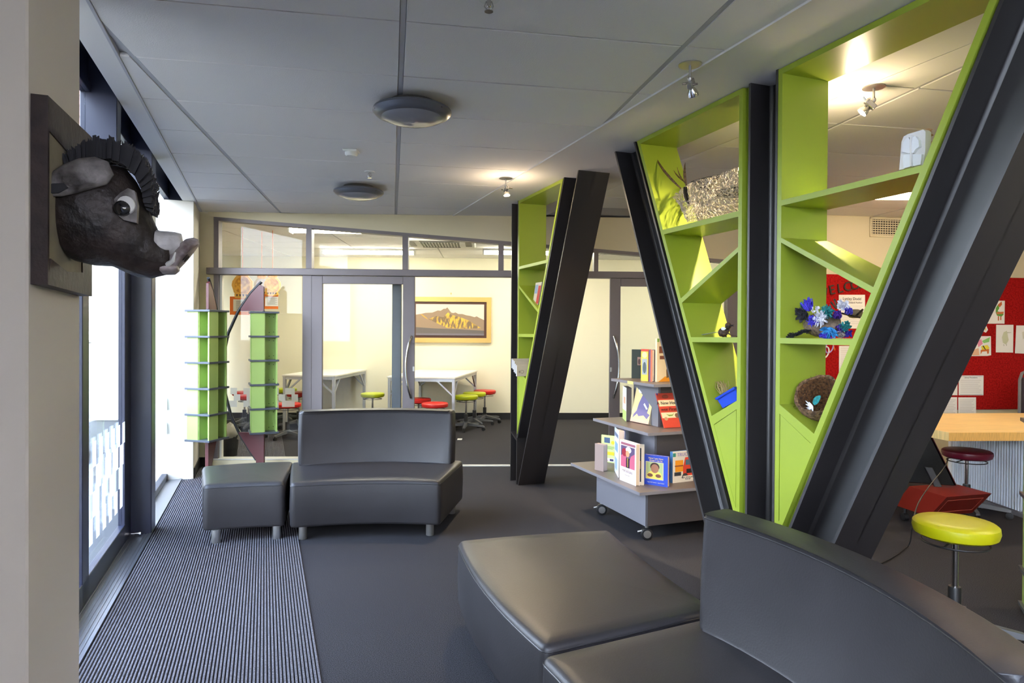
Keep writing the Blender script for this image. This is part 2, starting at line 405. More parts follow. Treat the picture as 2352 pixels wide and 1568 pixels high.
film(w1, WG, film_rows(4.0, 4.94, .15, .82, 3, .15, .134), K['film'])
m = MB(WF); m.lathe([(.006, 0), (.006, .05), (.012, .05), (.012, .062)], (-.85, 5.12, .03), 10, (WF(0, 1, 0), Vector((0, 0, 1)), WF(1, 0, 0))); m.build('door_bolt', K['chrome'], w1)
# window 2
w2 = st(thing('window_2', None, None))
m = MB(WF); window_post(m, 7.03, 7.2); m.build('post', K['navy'], w2)
m = MB(WF); m.cbox(-.90, -.85, 5.33, 7.03, 0.012, .07, .003); m.build('bottom_rail', K['navy'], w2)
m = MB(WF); m.cbox(-.90, -.85, 5.33, 7.03, 2.655, 2.71, .003); m.box(-.90, -.86, 5.33, 7.03, 2.71, 2.93); m.build('window_head', K['navy'], w2)
m = MB(WF); m.box(-.877, -.873, 5.33, 7.03, .07, 2.655); m.build('pane', K['glass'], w2)
film(w2, WG, film_rows(5.6, 7.02, .44, .78, 5, .13, .113), K['film'])
# window 3: the same glazing carries on past the near pier
w3 = st(thing('window_3', None, None))
for a_ in (-4.2, -2.6, -1.0, .6): m = MB(WF); window_post(m, a_, a_ + .12); m.build('post', K['navy'], w3)
for (s0, s1) in ((-4.08, -2.6), (-2.48, -1.0), (-.88, .6)):
    m = MB(WF); m.box(-.877, -.873, s0, s1, .07, 2.93); m.build('pane', K['glass'], w3)
    m = MB(WF); m.box(-.90, -.85, s0, s1, 0, .07); m.build('bottom_rail', K['navy'], w3)
# metal threshold with grooves
m = MB(WF); m.box(-.90, N_IN, aF - .4, 5.155, 0.0005, .010); m.box(-.90, N_IN, 5.33, 7.03, 0.0005, .012)
for i in range(6): m.cbox(-.865 + i * .021, -.853 + i * .021, aF - .4, 5.155, .010, .014, .001)
m.box(-.745, -.727, aF - .4, 7.03, .0005, .016); st(m.build('trim_1', K['threshold']))

# ---- back: cream wall around the raked glazing
u0, u1 = bu(463), 3.1; uL, uR = bu(492), 2.45
zh = lambda u: 2.582 - (u + 3.102) * .0719
zt = lambda u: 2.684 - (u + 3.102) * .0785
m = MB(BF)
m.box(u0 - .3, uL, 0, .14, 0, ZC)
m.box(uR, u1 + .5, 0, .14, 0, ZC)
m.prism([(uL, zh(uL)), (uR, zh(uR)), (uR, ZC), (uL, ZC)], lambda u, z: (u, 0, z), lambda u, z: (u, .14, z))
wb = st(m.build('wall_back', K['cream']))
uk = -2.481
m = MB(BF); m.prism([(uL - .06, zh(uL - .06)), (uR, zh(uR)), (uR, zt(uR)), (uk, ZC), (uL - .06, ZC)], lambda u, z: (u, -.016, z), lambda u, z: (u, 0, z)); m.build('head_trim', K['cream'], wb)
m = MB(BF); m.box(u0 - .3, uL - .02, -.012, 0, 0, .1); m.box(uR + .02, u1, -.012, 0, 0, .1); st(m.build('baseboard_back', K['skirting']))

w4 = st(thing('window_4', None, None))
def bpart(name, x0, x1, y0, y1, z0, z1, root, mat=None, b=.003):
    m = MB(BF); m.cbox(x0, x1, y0, y1, z0, z1, b); return m.build(name, mat or K['alu'], root)
m = MB(BF); m.prism([(uL, zh(uL) - .035), (uR, zh(uR) - .035), (uR, zh(uR)), (uL, zh(uL))], lambda u, z: (u, -.02, z), lambda u, z: (u, .08, z)); m.build('window_head', K['alu'], w4)
ZT0, ZT1 = 1.99, 2.058
bpart('transom', uL - .06, uR, -.06, .08, ZT0, ZT1, w4)
bpart('jamb', uL, bu(503), -.02, .08, 0, zh(uL) - .03, w4)
muls = [(704, 717), (925, 938), (1145, 1157), (1364, 1374), (1584, 1596)]
for a_, b_ in muls:
    x0, x1 = bu(a_, 560), bu(b_, 560)
    m = MB(BF); m.prism([(x0, ZT1), (x1, ZT1), (x1, zh(x1) - .03), (x0, zh(x0) - .03)], lambda u, z: (u, -.02, z), lambda u, z: (u, .08, z)); m.build('mullion', K['alu'], w4)
xs = [bu(503, 560)] + [bu(v, 560) for ab in muls for v in ab] + [uR]
for i in range(0, len(xs), 2):
    x0, x1 = xs[i], xs[i + 1]
    m = MB(BF); m.prism([(x0, ZT1), (x1, ZT1), (x1, zh(x1) - .03), (x0, zh(x0) - .03)], lambda u, z: (u, .028, z), lambda u, z: (u, .032, z)); m.build('pane', K['glass_in'], w4)
xp0, xp1 = bu(503), bu(696)
bpart('sill', uL, xp1, -.03, .08, 0, .075, w4, K['cream'])
bpart('sill_top', uL, xp1, -.035, .085, .075, .09, w4, K['alu_pale'])
bpart('post', xp1, bu(717), -.03, .08, 0, ZT0, w4)
m = MB(BF); m.box(xp0, xp1, .028, .032, .09, ZT0); m.build('pane', K['glass_in'], w4)
bpart('jamb', xp0 - .005, xp0 + .022, .02, .07, .09, ZT0, w4, K['alu_pale'])
bpart('post', bu(1612), bu(1640), -.03, .08, 0, ZT0, w4)
bpart('post', bu(1668), bu(1696), -.03, .08, 0, ZT0, w4)
m = MB(BF); m.box(bu(1640), bu(1668), .028, .032, .09, ZT0); m.build('pane', K['glass_in'], w4)
m = MB(BF); m.box(bu(1696), uR, .028, .032, .09, ZT0); m.build('pane', K['glass_in'], w4)
bpart('floor_track', bu(717), bu(1612), -.025, -.005, .0005, .012, w4, K['alu_pale'], .002)
bpart('floor_track', bu(717), bu(1612), .01, .03, .0005, .012, w4, K['alu_pale'], .002)
bpart('post', bu(898), bu(919), .07, .13, 0, ZT0, w4, K['grey_plastic'])
def BG(x, y, z): return BF(x, .026, z)
BG.rz = BA
def BG2(x, y, z): return BF(x, -.012, z)
BG2.rz = BA
def squares(x0, x1, z0, n, seed, p=.066):
    r = random.Random(seed); out = []
    for j in range(3):
        x = x0 + r.choice((0, .5)) * p
        while x < x1 - p * .4:
            w_ = p * r.choice((1, 1, 1.5, 2)); e = min(x + w_, x1); out.append((x, e, z0 + j * p, z0 + (j + 1) * p)); x = e + p * r.choice((.5, 1, 1))
    return out
zf = at_b(600, 935)[2]
film(w4, BG, squares(xp0 + .01, xp1 - .01, zf, 3, 11), K['film_in'])
def leaf(name, xa, xb, xh, handle_side):
    d = st(thing(name, None, None, BF((xa + xb) / 2, -.015, 0)))
    w = bu(742) - bu(717)
    for (p, q) in ((xa, xa + w), (xb - w * 1.1, xb)): bpart('stile', p, q, -.035, .005, .014, ZT0 - .004, d)
    bpart('top_rail', xa + w, xb - w * 1.1, -.035, .005, 1.905, ZT0 - .004, d)
    bpart('bottom_rail', xa + w, xb - w * 1.1, -.035, .005, .014, .13, d)
    m = MB(BF); m.box(xa + w, xb - w * 1.1, -.018, -.014, .13, 1.905); m.build('pane', K['glass_in'], d)
    film(d, BG2, squares(xa + w + .02, xb - w * 1.1 - .02, at_b(820, 937)[2], 3, 21 + len(name)), K['film_in'])
    zt_, zb_ = at_b(xh, 772)[2], at_b(xh, 912)[2]; x = bu(xh); pts = []
    for i in range(17):
        t = i / 16; bulge = math.sin(math.pi * t); pts.append((x - handle_side * (.018 - .05 * bulge) , -.045 - .035 * min(1, bulge * 2.2), zb_ + (zt_ - zb_) * t))
    pts = [(pts[0][0], -.03, pts[0][2])] + pts + [(pts[-1][0], -.03, pts[-1][2])]
    m = MB(BF); m.tube(pts, .0125, 10); m.build('handle', K['chrome'], d, True)
    m = MB(BF); m.cbox(x + handle_side * -.045 - .011, x + handle_side * -.045 + .011, -.040, -.034, 1.0, 1.05, .003); m.build('lock', K['brushed'], d)
    return d
leaf('door_1', bu(717), bu(953), 941, -1)
leaf('door_2', bu(1399), bu(1612), 1412, 1)

# ---- the room beyond the glazing
VF = 3.67; ZF = 2.585
m = MB(BF); m.box(-6.5, 5.2, VF, VF + .12, 0, ZC + .1); m.box(5.1, 5.2, .14, VF, 0, ZC + .1); st(m.build('wall_far', K['white_wall']))
m = MB(BF); m.box(-4.6, 5.1, VF - .014, VF, 0, .107); st(m.build('baseboard_far', K['skirting']))
m = MB(BF); m.box(-6.0, 5.1, .14, VF, ZF + .015, ZF + .05); fc = st(m.build('ceiling_far', K['tee']))
def GF3(i, j):
    p = BF(-4.6 + i * 1.2, .16 + j * .6, 0); return (p.x, p.y)
tiles(GF3, range(0, 8), range(0, 6), [(SB, -CB, -(-SB * B0.x + CB * B0.y) - .15), (-SB, CB, -SB * B0.x + CB * B0.y + VF - .01)], ZF, 1.2, .6, BA, .008, .016, fc, K['tile'])
# ---- the room on the right: pin-board wall, outer walls
m = MB(RF); m.box(-.55, 2.9, 0, .12, 0, ZC + .1); st(m.build('wall_right', K['cream']))
m = MB(WF); m.box(8.1, 8.2, -5, 9, 0, ZC + .1); st(m.build('wall_side', K['cream']))
m = MB(WF); m.box(-1, 8.2, -5.1, -5, 0, ZC + .1); st(m.build('wall_rear', K['cream']))

# ---- outside
m = MB(WF); m.box(-90, -.9, -60, 90, -.25, -.06); st(m.build('ground', pmat('asphalt', (44, 46, 54), .9, var=(30, .12), bump=(120, .3))))

# ================================================================== STEEL V-COLUMNS AND LIME SHELVES
NV, FB = 2.2, .262; FT, WT = .014, .010                          # front plane, flange width, thicknesses
def beam(label, l_top, l_bot, r_top, r_bot, base=True):
    """H-section; l/r = (a, z) of the front tips of the two flanges, far one and near one"""
    base_pt = WF((NV + FB / 2), (l_bot[0] + r_bot[0]) / 2, min(l_bot[1], r_bot[1]))
    t = thing('steel_beam', label, 'steel beam', base_pt, TH)
    def lp(p, q, z): return p[0] + (q[0] - p[0]) * (z - p[1]) / (q[1] - p[1])
    for (p, q, sgn) in ((l_top, l_bot, -1), (r_top, r_bot, 1)):
        dx = q[0] - p[0]; dz = q[1] - p[1]; f = math.hypot(dx, dz) / abs(dz) * FT
        poly = [(p[0], p[1]), (q[0], q[1]), (q[0] + sgn * f, q[1]), (p[0] + sgn * f, p[1])]
        m = MB(WF); m.prism(poly, lambda a, z: (NV, a, z), lambda a, z: (NV + FB, a, z)); m.build('flange', K['steel'], t)
    z0 = max(l_bot[1], r_bot[1]); poly = [(l_top[0], l_top[1]), (lp(l_top, l_bot, z0), z0), (lp(r_top, r_bot, z0), z0), (r_top[0], r_top[1])]
    m = MB(WF); m.prism(poly, lambda a, z: (NV + FB / 2 - WT / 2, a, z), lambda a, z: (NV + FB / 2 + WT / 2, a, z)); m.build('web', K['steel'], t)
    m = MB(WF)                                                   # rolled fillets where web meets flange
    for (p, q, sgn) in ((l_top, l_bot, -1), (r_top, r_bot, 1)):
        for side in (-1, 1):
            rings = []
            for (a, z) in (p, (lp(p, q, z0), z0)):
                x = a + sgn * FT * 1.05; w = NV + FB / 2 + side * WT / 2; r = .014
                rings.append([(w, x, z), (w, x + sgn * r, z), (w + side * r * .29, x + sgn * r * .29, z), (w + side * r, x, z)])
            m.rings(rings)
    m.build('fillet', K['steel'], t, True, angle=60)
    return t
zt_ = ZC
beam('black steel post at the far shelf, upright with a welded stiffener near its foot', (5.914, zt_), (5.914, .001), (5.738, zt_), (5.738, .001))
stf = MB(WF); stf.prism([(5.90, .46), (5.752, .40), (5.752, .412), (5.90, .472)], lambda a, z: (NV + .002, a, z), lambda a, z: (NV + FB / 2 - .006, a, z))
stf.build('stiffener', K['steel'], [o for o in bpy.data.objects if o.name == 'steel_beam'][0])
beam('leaning black steel beam of the far V, wide face beside the open doorway', (4.745, zt_), (5.737, .435), (4.477, zt_), (5.696, .001))
beam('thin leaning black steel beam rising left from the middle V, beside the book trolley', (3.938, zt_), (2.757, .001), (3.677, zt_), (2.622, .275))
beam('upright black steel post between the two big lime shelf units', (2.62, zt_), (2.62, .001), (2.424, zt_), (2.424, .001))
beam('massive leaning black steel beam in the right foreground, behind the near sofa', (1.383, zt_), (2.424, .36), (1.095, zt_), (2.343, .001))

SD = .27                                                         # shelf depth
def slab(poly, name, root, n0=NV, n1=NV + SD):
    m = MB(WF); m.prism(poly, lambda a, z: (n0, a, z), lambda a, z: (n1, a, z)); return m.build(name, K['lime'], root)
def unit(label, vert, sgn, out_top, apex_z, shelves, door_top, fill):
    """vert = a of the upright outer edge; sgn = +1 if the leaning side is farther along the wall; out_top = a of the leaning edge at the ceiling"""
    T = .026; zt = ZC - .004; k = (out_top - vert) / (zt - apex_z); ed = lambda z: vert + k * (z - apex_z)
    f = T * math.hypot(1, k)                                     # leaning panel thickness measured along a
    r = thing('shelf_unit', label, 'shelf', WF(NV + SD / 2, vert + sgn * .05, apex_z), TH)
    zi = apex_z + (T + f) / abs(k)
    slab([(vert, apex_z), (vert, zt), (vert + sgn * T, zt), (vert + sgn * T, zi)], 'upright_panel', r)
    slab([(vert, apex_z), (ed(zt), zt), (ed(zt) - sgn * f, zt), (vert + sgn * T, zi)], 'leaning_panel', r)
    slab([(vert + sgn * T, zt), (ed(zt) - sgn * f, zt), (ed(zt - T) - sgn * f, zt - T), (vert + sgn * T, zt - T)], 'top_panel', r)
    for (za, zb, th) in shelves:                                 # za at the upright, zb where it meets the leaning panel
        xa = vert + sgn * T; xb = ed(zb) - sgn * f; xb2 = ed(zb - th) - sgn * f
        slab([(xa, za), (xb, zb), (xb2, zb - th), (xa, za - th)], 'shelf', r)
    za, zb = door_top; xa = vert + sgn * T; xb = ed(zb) - sgn * f
    slab([(xa, za), (xb, zb), (ed(zb - .022) - sgn * f, zb - .022), (xa, za - .022)], 'shelf', r)
    g = .004; z2 = zi + .03                                      # cupboard front with a shadow gap all round
    d = slab([(xa + sgn * g, za - .022 - g - .02), (ed(zb - .03) - sgn * (f + g), zb - .022 - g - .02), (xa + sgn * g, zi + .01)], 'cupboard_door', r, NV + .001, NV + .018)
    slab([(xa, za - .022), (ed(zb - .022) - sgn * f, zb - .022), (ed(zi) - sgn * f, zi)], 'cupboard_back', r, NV + .02, NV + SD)
    slab([(xa, za - .022), (ed(zb - .022) - sgn * f, zb - .022), (ed(zb - .042) - sgn * f, zb - .042), (xa, za - .042)], 'rail', r, NV, NV + .018)
    for (p, q) in fill:                                          # recessed packers between shelf and steel
        slab([p[0], p[1], q[1], q[0]], 'packer', r, NV + .03, NV + SD - .03)
    return r
uA = unit('lime green angular shelf unit holding netting, a toy bird and a blue tub', 2.662, 1, 3.653, .432,
          [(2.03, 2.03, .028), (1.852, 1.617, .025), (1.404, 1.400, .027)], (1.088, .988), [(((2.622, ZC), (2.622, .4)), ((2.661, ZC), (2.661, .44)))])
uB = unit('tall lime green angular shelf unit holding a white mask, feather creature and nest', 2.422, -1, 1.394, .449,
          [(2.03, 2.03, .025), (1.86, 1.606, .022), (1.404, 1.404, .025)], (1.101, .997), [(((1.386, ZC), (2.373, .48)), ((1.392, ZC), (2.405, .48)))])
uC = unit('narrow lime green shelf unit in the far V with a card stack', 5.735, -1, 4.757, .47,
          [(2.022, 2.022, .026), (1.848, 1.613, .025), (1.40, 1.40, .027)], (1.096, .992), [])

# ================================================================== SOFAS
def arc_edge(p, q, bulge, n):
    """points from p to q (without q) bowed sideways by bulge (positive = to the right of the walk)"""
    out = []; d = (q[0] - p[0], q[1] - p[1]); L = math.hypot(*d); nx, ny = d[1] / L, -d[0] / L
    for i in range(n):
        t = i / n; b = bulge * 4 * t * (1 - t); out.append((p[0] + d[0] * t + nx * b, p[1] + d[1] * t + ny * b))
    return out
def rounded(corners, bulges, r=.035, n=12):
    k = len(corners)
    out = []
    for i in range(k):
        p, q = corners[i], corners[(i + 1) % k]; L = math.hypot(q[0] - p[0], q[1] - p[1]); d = ((q[0] - p[0]) / L, (q[1] - p[1]) / L)
        nx, ny = d[1], -d[0]
        def pt(t, i=i, p=p, q=q, nx=nx, ny=ny): b = bulges[i] * 4 * t * (1 - t); return (p[0] + (q[0] - p[0]) * t + nx * b, p[1] + (q[1] - p[1]) * t + ny * b)
        ts = [r / L + (1 - 2 * r / L) * j / n for j in range(n + 1)]
        seg = [pt(t) for t in ts]
        out += seg
        # corner to next edge
        i2 = (i + 1) % k; p2, q2 = corners[i2], corners[(i2 + 1) % k]; L2 = math.hypot(q2[0] - p2[0], q2[1] - p2[1])
        d2 = ((q2[0] - p2[0]) / L2, (q2[1] - p2[1]) / L2); t2 = r / L2; b = bulges[i2] * 4 * t2 * (1 - t2)
        s2 = (p2[0] + d2[0] * r + d2[1] * b, p2[1] + d2[1] * r - d2[0] * b); s1 = seg[-1]; c = q
        for j in (1, 2, 3):
            t = j / 4; out.append(((1 - t) ** 2 * s1[0] + 2 * t * (1 - t) * c[0] + t * t * s2[0], (1 - t) ** 2 * s1[1] + 2 * t * (1 - t) * c[1] + t * t * s2[1]))
    return out
def inset(pts, d):
    n = len(pts); out = []; cx = sum(p[0] for p in pts) / n; cy = sum(p[1] for p in pts) / n
    for i in range(n):
        a, b = pts[i - 1], pts[(i + 1) % n]; tx, ty = b[0] - a[0], b[1] - a[1]; L = math.hypot(tx, ty) or 1; nx, ny = -ty / L, tx / L
        if (cx - pts[i][0]) * nx + (cy - pts[i][1]) * ny < 0: nx, ny = -nx, -ny
        out.append((pts[i][0] + nx * d, pts[i][1] + ny * d))
    return out
def pad(mb, pts, z0, z1, dome=.006, lean=None, strip=False):
    prof = [(.02, z0), (.004, z0 + .006), (0, z0 + .02), (-.004, (z0 + z1) / 2), (0, z1 - .03), (.003, z1 - .016), (.010, z1 - .006), (.022, z1)]
    rr = []
    for (d, z) in prof:
        q = inset(pts, d) if d >= 0 else inset(pts, d)
        rr.append([(x + (lean[0] * (z - z0) if lean else 0), y + (lean[1] * (z - z0) if lean else 0), z) for (x, y) in q])
    if strip:
        k = len(mb.v) + (len(rr) - 1) * len(pts); mb.rings(rr, cap1=False)
        for t3 in tessellate_polygon([[Vector(p) for p in rr[-1]]]): mb.f.append(tuple(k + i for i in t3)); mb.m.append(0)
        return
    n = len(pts); q = rr[-1]; cx = sum(p[0] for p in q) / n; cy = sum(p[1] for p in q) / n
    for k in (.12, .35, .65, .9): rr.append([(x + (cx - x) * k, y + (cy - y) * k, z1 + dome * min(1, k * 1.6)) for (x, y, _) in q])
    mb.rings(rr)
def piping(mb, pts, z, r=.0028, lean=None, z0=0): mb.tube([(x + (lean[0] * (z - z0) if lean else 0), y + (lean[1] * (z - z0) if lean else 0), z) for (x, y) in inset(pts, .001)], r, 5, True)
ZS0, ZS1 = .09, .395
def leg_at(root, x, y): m = MB(); m.lathe([(.026, 0), (.0275, .003), (.0275, .095)], (x, y, 0), 18); m.build('leg', K['brushed'], root, True)
def sofa(label, mid, rz):
    c, s_ = math.cos(rz), math.sin(rz); P = lambda x, y: (mid[0] + x * c - y * s_, mid[1] + x * s_ + y * c)
    t = thing('sofa', label, 'sofa', (mid[0], mid[1], 0), rz, 'curved sofas')
    corn = [P(-.5, 0), P(.5, 0), P(.67, .73), P(-.67, .73)]; b = [-.06, 0, .13, 0]
    pts = rounded(corn, b); m = MB(); pad(m, pts, ZS0, ZS1); m.build('seat', K['leather'], t, True, angle=80)
    m = MB(); piping(m, pts, ZS1 - .022); m.build('seat_piping', K['piping'], t, True)
    cb = [P(-.575, .585), P(.575, .585), P(.61, .70), P(-.61, .70)]; pb = rounded(cb, [-.115, 0, .125, 0], .028, 14)
    lean = (-s_ * .04, c * .04); m = MB(); pad(m, pb, ZS1 - .01, .805, .003, lean, True); m.build('backrest', K['leather'], t, True, angle=80)
    m = MB(); piping(m, pb, .805 - .022, .0025, lean, ZS1 - .01); m.build('back_piping', K['piping'], t, True)
    for (x, y) in ((-.43, .07), (.43, .10), (.58, .64), (-.58, .64)): leg_at(t, *P(x, y))
    return t
sofa('dark grey leather sofa with curved backrest facing the camera, before the glass door', (-.985, 4.475), math.radians(5.0))
sofa('dark grey leather sofa in the near right corner, its backrest toward the leaning beam', (.203, 1.617), math.radians(-77.5))
def ottoman(label, corners, bulges, legs):
    cx = sum(p[0] for p in corners) / 4; cy = sum(p[1] for p in corners) / 4
    t = thing('ottoman', label, 'ottoman', (cx, cy, 0), 0, 'wedge ottomans beside the sofas'); pts = rounded(corners, bulges)
    m = MB(); pad(m, pts, ZS0, ZS1); m.build('cushion', K['leather'], t, True, angle=80)
    m = MB(); piping(m, pts, ZS1 - .022); m.build('piping', K['piping'], t, True)
    for (x, y) in legs: leg_at(t, x, y)
ottoman('small dark grey leather wedge ottoman on four metal feet, standing on the ribbed mat', [(-2.035, 4.36), (-1.535, 4.475), (-1.71, 5.19), (-2.33, 4.98)], [-.015, 0, .04, 0],
        [(-1.965, 4.40), (-1.595, 4.50), (-1.77, 5.11), (-2.24, 4.95)])
ottoman('large brownish grey leather wedge ottoman in front of the near sofa', [(.112, 2.155), (.775, 2.47), (.515, 3.455), (-.262, 3.26)], [0, -.02, .02, .045],
        [(.18, 2.30), (.66, 2.50), (.45, 3.35), (-.16, 3.16)])

# ================================================================== CEILING FITTINGS
K['lamp_grey'] = pmat('lamp_bezel', (104, 106, 114), .3, metal=.3); K['lamp_dark'] = pmat('lamp_body', (92, 90, 88), .45)
K['diffuser'] = pmat('lamp_diffuser', (140, 140, 148), .15, spec=.6)
def ceiling_light(label, p):
    t = thing('ceiling_light', label, 'ceiling light', (p.x, p.y, ZC), 0, 'round ceiling lights'); r = .205; c = (p.x, p.y, ZC)
    m = MB(); m.lathe([(.125, 0), (.135, -.012), (.15, -.028), (.185, -.036)], c, 40); m.build('body', K['lamp_dark'], t, True)
    m = MB(); m.lathe([(.185, -.030), (r, -.040), (r + .003, -.052), (r - .012, -.068), (r - .035, -.080), (r - .045, -.082)], c, 40); m.build('bezel', K['lamp_grey'], t, True)
    m = MB(); m.lathe([(r - .04, -.080), (r - .055, -.088), (r * .5, -.104), (r * .2, -.108), (0, -.1085)], c, 40); m.build('diffuser', K['diffuser'], t, True)
    for q in range(3):
        a = q * 2.1 + 3.6; d = Vector((math.cos(a), math.sin(a), 0)); m = MB(); m.lathe([(.006, 0), (.006, .004)], tuple(Vector(c) + d * (r - .006) + Vector((0, 0, -.055))), 8, (Vector((-d.y, d.x, 0)), Vector((0, 0, 1)), d)); m.build('screw', K['black_plastic'], t)
ceiling_light('large round grey ceiling light on the middle ceiling rail', fl(947, 236, ZC))
ceiling_light('smaller looking round grey ceiling light farther back, near the glass partition', fl(824, 428, ZC))
p = fl(807, 345, ZC); t = thing('smoke_detector', 'square white smoke detector on the ceiling', 'smoke detector', (p.x, p.y, ZC))
m = MB(); m.cbox(p.x - .05, p.x + .05, p.y - .05, p.y + .05, ZC - .014, ZC, .006); m.build('base', K['white'], t)
m = MB(); m.lathe([(.042, -.012), (.042, -.03), (.034, -.04), (0, -.041)], (p.x, p.y, ZC), 20); m.build('sensor', K['white'], t, True)
def sprinkler(label, p, z):
    t = thing('sprinkler', label, 'sprinkler', (p.x, p.y, z), 0, 'sprinkler heads'); c = (p.x, p.y, z)
    m = MB(); m.lathe([(.04, 0), (.038, -.005), (.012, -.007)], c, 20); m.build('plate', K['white'], t, True)
    m = MB(); m.lathe([(.008, 0), (.008, -.03), (.004, -.034)], c, 10)
    for sx in (-1, 1): m.tube([(p.x + sx * .01, p.y, z - .012), (p.x + sx * .016, p.y, z - .03), (p.x + sx * .003, p.y, z - .046)], .0025, 6)
    m.lathe([(.004, -.044), (.016, -.046), (.016, -.049)], c, 14); m.build('head', K['chrome'], t, True)
sprinkler('small sprinkler head on the ceiling behind the smoke detector', fl(849, 394, ZC), ZC)
sprinkler('sprinkler head at the very top edge of the picture', fl(1123, -4, ZC), ZC)
def spot(label, p, aim, energy, lit):
    """ceiling spotlight: canopy, stem, knuckle, gimbal block with thumb screws, reflector bulb"""
    t = thing('spotlight', label, 'spotlight', (p.x, p.y, ZC), 0, 'ceiling spotlights'); c = Vector((p.x, p.y, ZC))
    m = MB(); m.lathe([(.052, 0), (.052, -.004), (.008, -.006)], tuple(c), 24); m.build('canopy', K['brushed'], t, True)
    m = MB(); m.tube([tuple(c), tuple(c + Vector((0, 0, -.06)))], .006, 10); m.lathe([(.0, .012), (.010, .006), (.011, -.004), (.006, -.014), (0, -.016)], tuple(c + Vector((0, 0, -.062))), 12); m.build('stem', K['brushed'], t, True)
    aim = Vector(aim).normalized(); k = c + Vector((0, 0, -.068)); side = aim.cross(Vector((0, 0, 1))).normalized(); up = side.cross(aim)
    m = MB(lambda x, y, z: k + side * x + up * y + aim * z)
    m.cbox(-.012, .012, -.03, .03, .008, .034, .003); m.tube([(0, 0, -.004), (0, 0, .012)], .008, 8); m.build('gimbal', K['brushed'], t)
    m = MB(lambda x, y, z: k + side * x + up * y + aim * z); m.tube([(-.012, .02, .02), (-.045, .02, .02)], .005, 8); m.tube([(.012, -.015, .02), (.035, -.015, .02)], .005, 8); m.tube([(0, .03, .02), (0, .05, .016)], .004, 8); m.build('thumb_screw', K['chrome'], t)
    h = k + aim * .034; ax = (side, up, aim)
    m = MB(); m.lathe([(.010, 0), (.014, .006), (.022, .022), (.0255, .036), (.0255, .042), (.0225, .042), (.019, .030), (.008, .014)], tuple(h), 22, ax); m.build('reflector', K['chrome'], t, True)
    m = MB(); m.lathe([(.0, .0385), (.0225, .0385), (.0225, .040), (0, .0405)], tuple(h), 18, ax)
    m.build('bulb', emat('halogen_' + str(int(energy)), (255, 226, 178), 160 if lit else 1.2) if lit else K['diffuser'], t)
    if lit:
        L = bpy.data.lights.new('spot_lamp', 'SPOT'); L.energy = energy; L.spot_size = math.radians(100); L.spot_blend = .6; L.color = (1.0, .78, .50); L.shadow_soft_size = .022
        lo = bpy.data.objects.new('spot_lamp', L); COL.objects.link(lo); lo.parent = t; lo.matrix_local = MAT[t].inverted() @ (Matrix.Translation(h + aim * .05) @ aim.to_track_quat('-Z', 'Y').to_matrix().to_4x4())
        lo['kind'] = 'helper'
        L2 = bpy.data.lights.new('spot_glow', 'POINT'); L2.energy = energy * .05; L2.color = (1.0, .76, .5); L2.shadow_soft_size = .03
        l2 = bpy.data.objects.new('spot_glow', L2); COL.objects.link(l2); l2.parent = t; l2.matrix_local = MAT[t].inverted() @ Matrix.Translation(h + aim * .075)
        l2['kind'] = 'helper'
    return t
spot('unlit silver ceiling spotlight above the lime shelf with the netting', fl(1585, 148, ZC), (.35, .55, -.75), 0, False)
spot('lit spotlight near the far V shelf, smallest of the three', fl(1162, 409, ZC), (.1, -.25, -.9), 45, True)
spot('bright lit spotlight seen through the tall lime shelf', fl(2007, 200, ZC), (-.66, .16, -.70), 70, True)

# ================================================================== BOOK TROLLEY AND BOOKS
K['lam'] = pmat('grey_laminate', (122, 120, 126), .4, spec=.5); K['lam_dark'] = pmat('grey_brown_laminate', (98, 88, 84), .4, spec=.5)
TN, TA = 2.82, 4.25; T1, T2, T3 = .38, .745, 1.063
tro = thing('book_trolley', 'grey tiered book display trolley on castors behind the leaning beam', 'book trolley', WF(TN, TA, 0), TH)
def trp(name, hn, ha, z0, z1, mat, n=None):
    m = MB(WF); c = TN if n is None else n; m.cbox(c - hn, c + hn, TA - ha, TA + ha, z0, z1, .0015); return m.build(name, mat, tro)
def trp_panels(hn, ha, z0, z1):                                  # box of four boards: pale ends, brown fronts
    for s_ in (-1, 1):
        m = MB(WF); m.cbox(TN + s_ * hn, TN + s_ * (hn - .018), TA - ha, TA + ha, z0, z1, .001); m.build('end_board', K['lam'], tro)
        m = MB(WF); m.cbox(TN - hn + .018, TN + hn - .018, TA + s_ * ha, TA + s_ * (ha - .018), z0, z1, .001); m.build('front_board', K['lam_dark'], tro)
trp_panels(.385, .355, .1, T1 - .02); trp('shelf', .53, .517, T1 - .02, T1, K['lam_dark']); trp_panels(.25, .25, T1, T2 - .02)
trp('shelf', .395, .398, T2 - .02, T2, K['lam_dark']); trp_panels(.17, .17, T2, T3 - .02); trp('shelf', .29, .303, T3 - .02, T3, K['lam_dark'])
for (h, z) in ((.53, T1), (.395, T2), (.29, T3)):
    ha = {T1: .517, T2: .398, T3: .303}[z]; m = MB(WF)
    m.box(TN - h - .002, TN - h, TA - ha, TA + ha, z - .02, z); m.box(TN - h, TN + h, TA - ha - .002, TA - ha, z - .02, z); m.build('edging', K['lam'], tro)
pl_ = at_n(1448, 872, TN - .292); m = MB(WF); m.box(TN - .2935, TN - .292, pl_[1] - .04, pl_[1] + .04, T3 - .021, T3 - .001); m.build('shelf_label', pmat('yellow_label', (222, 226, 120), .7), tro)
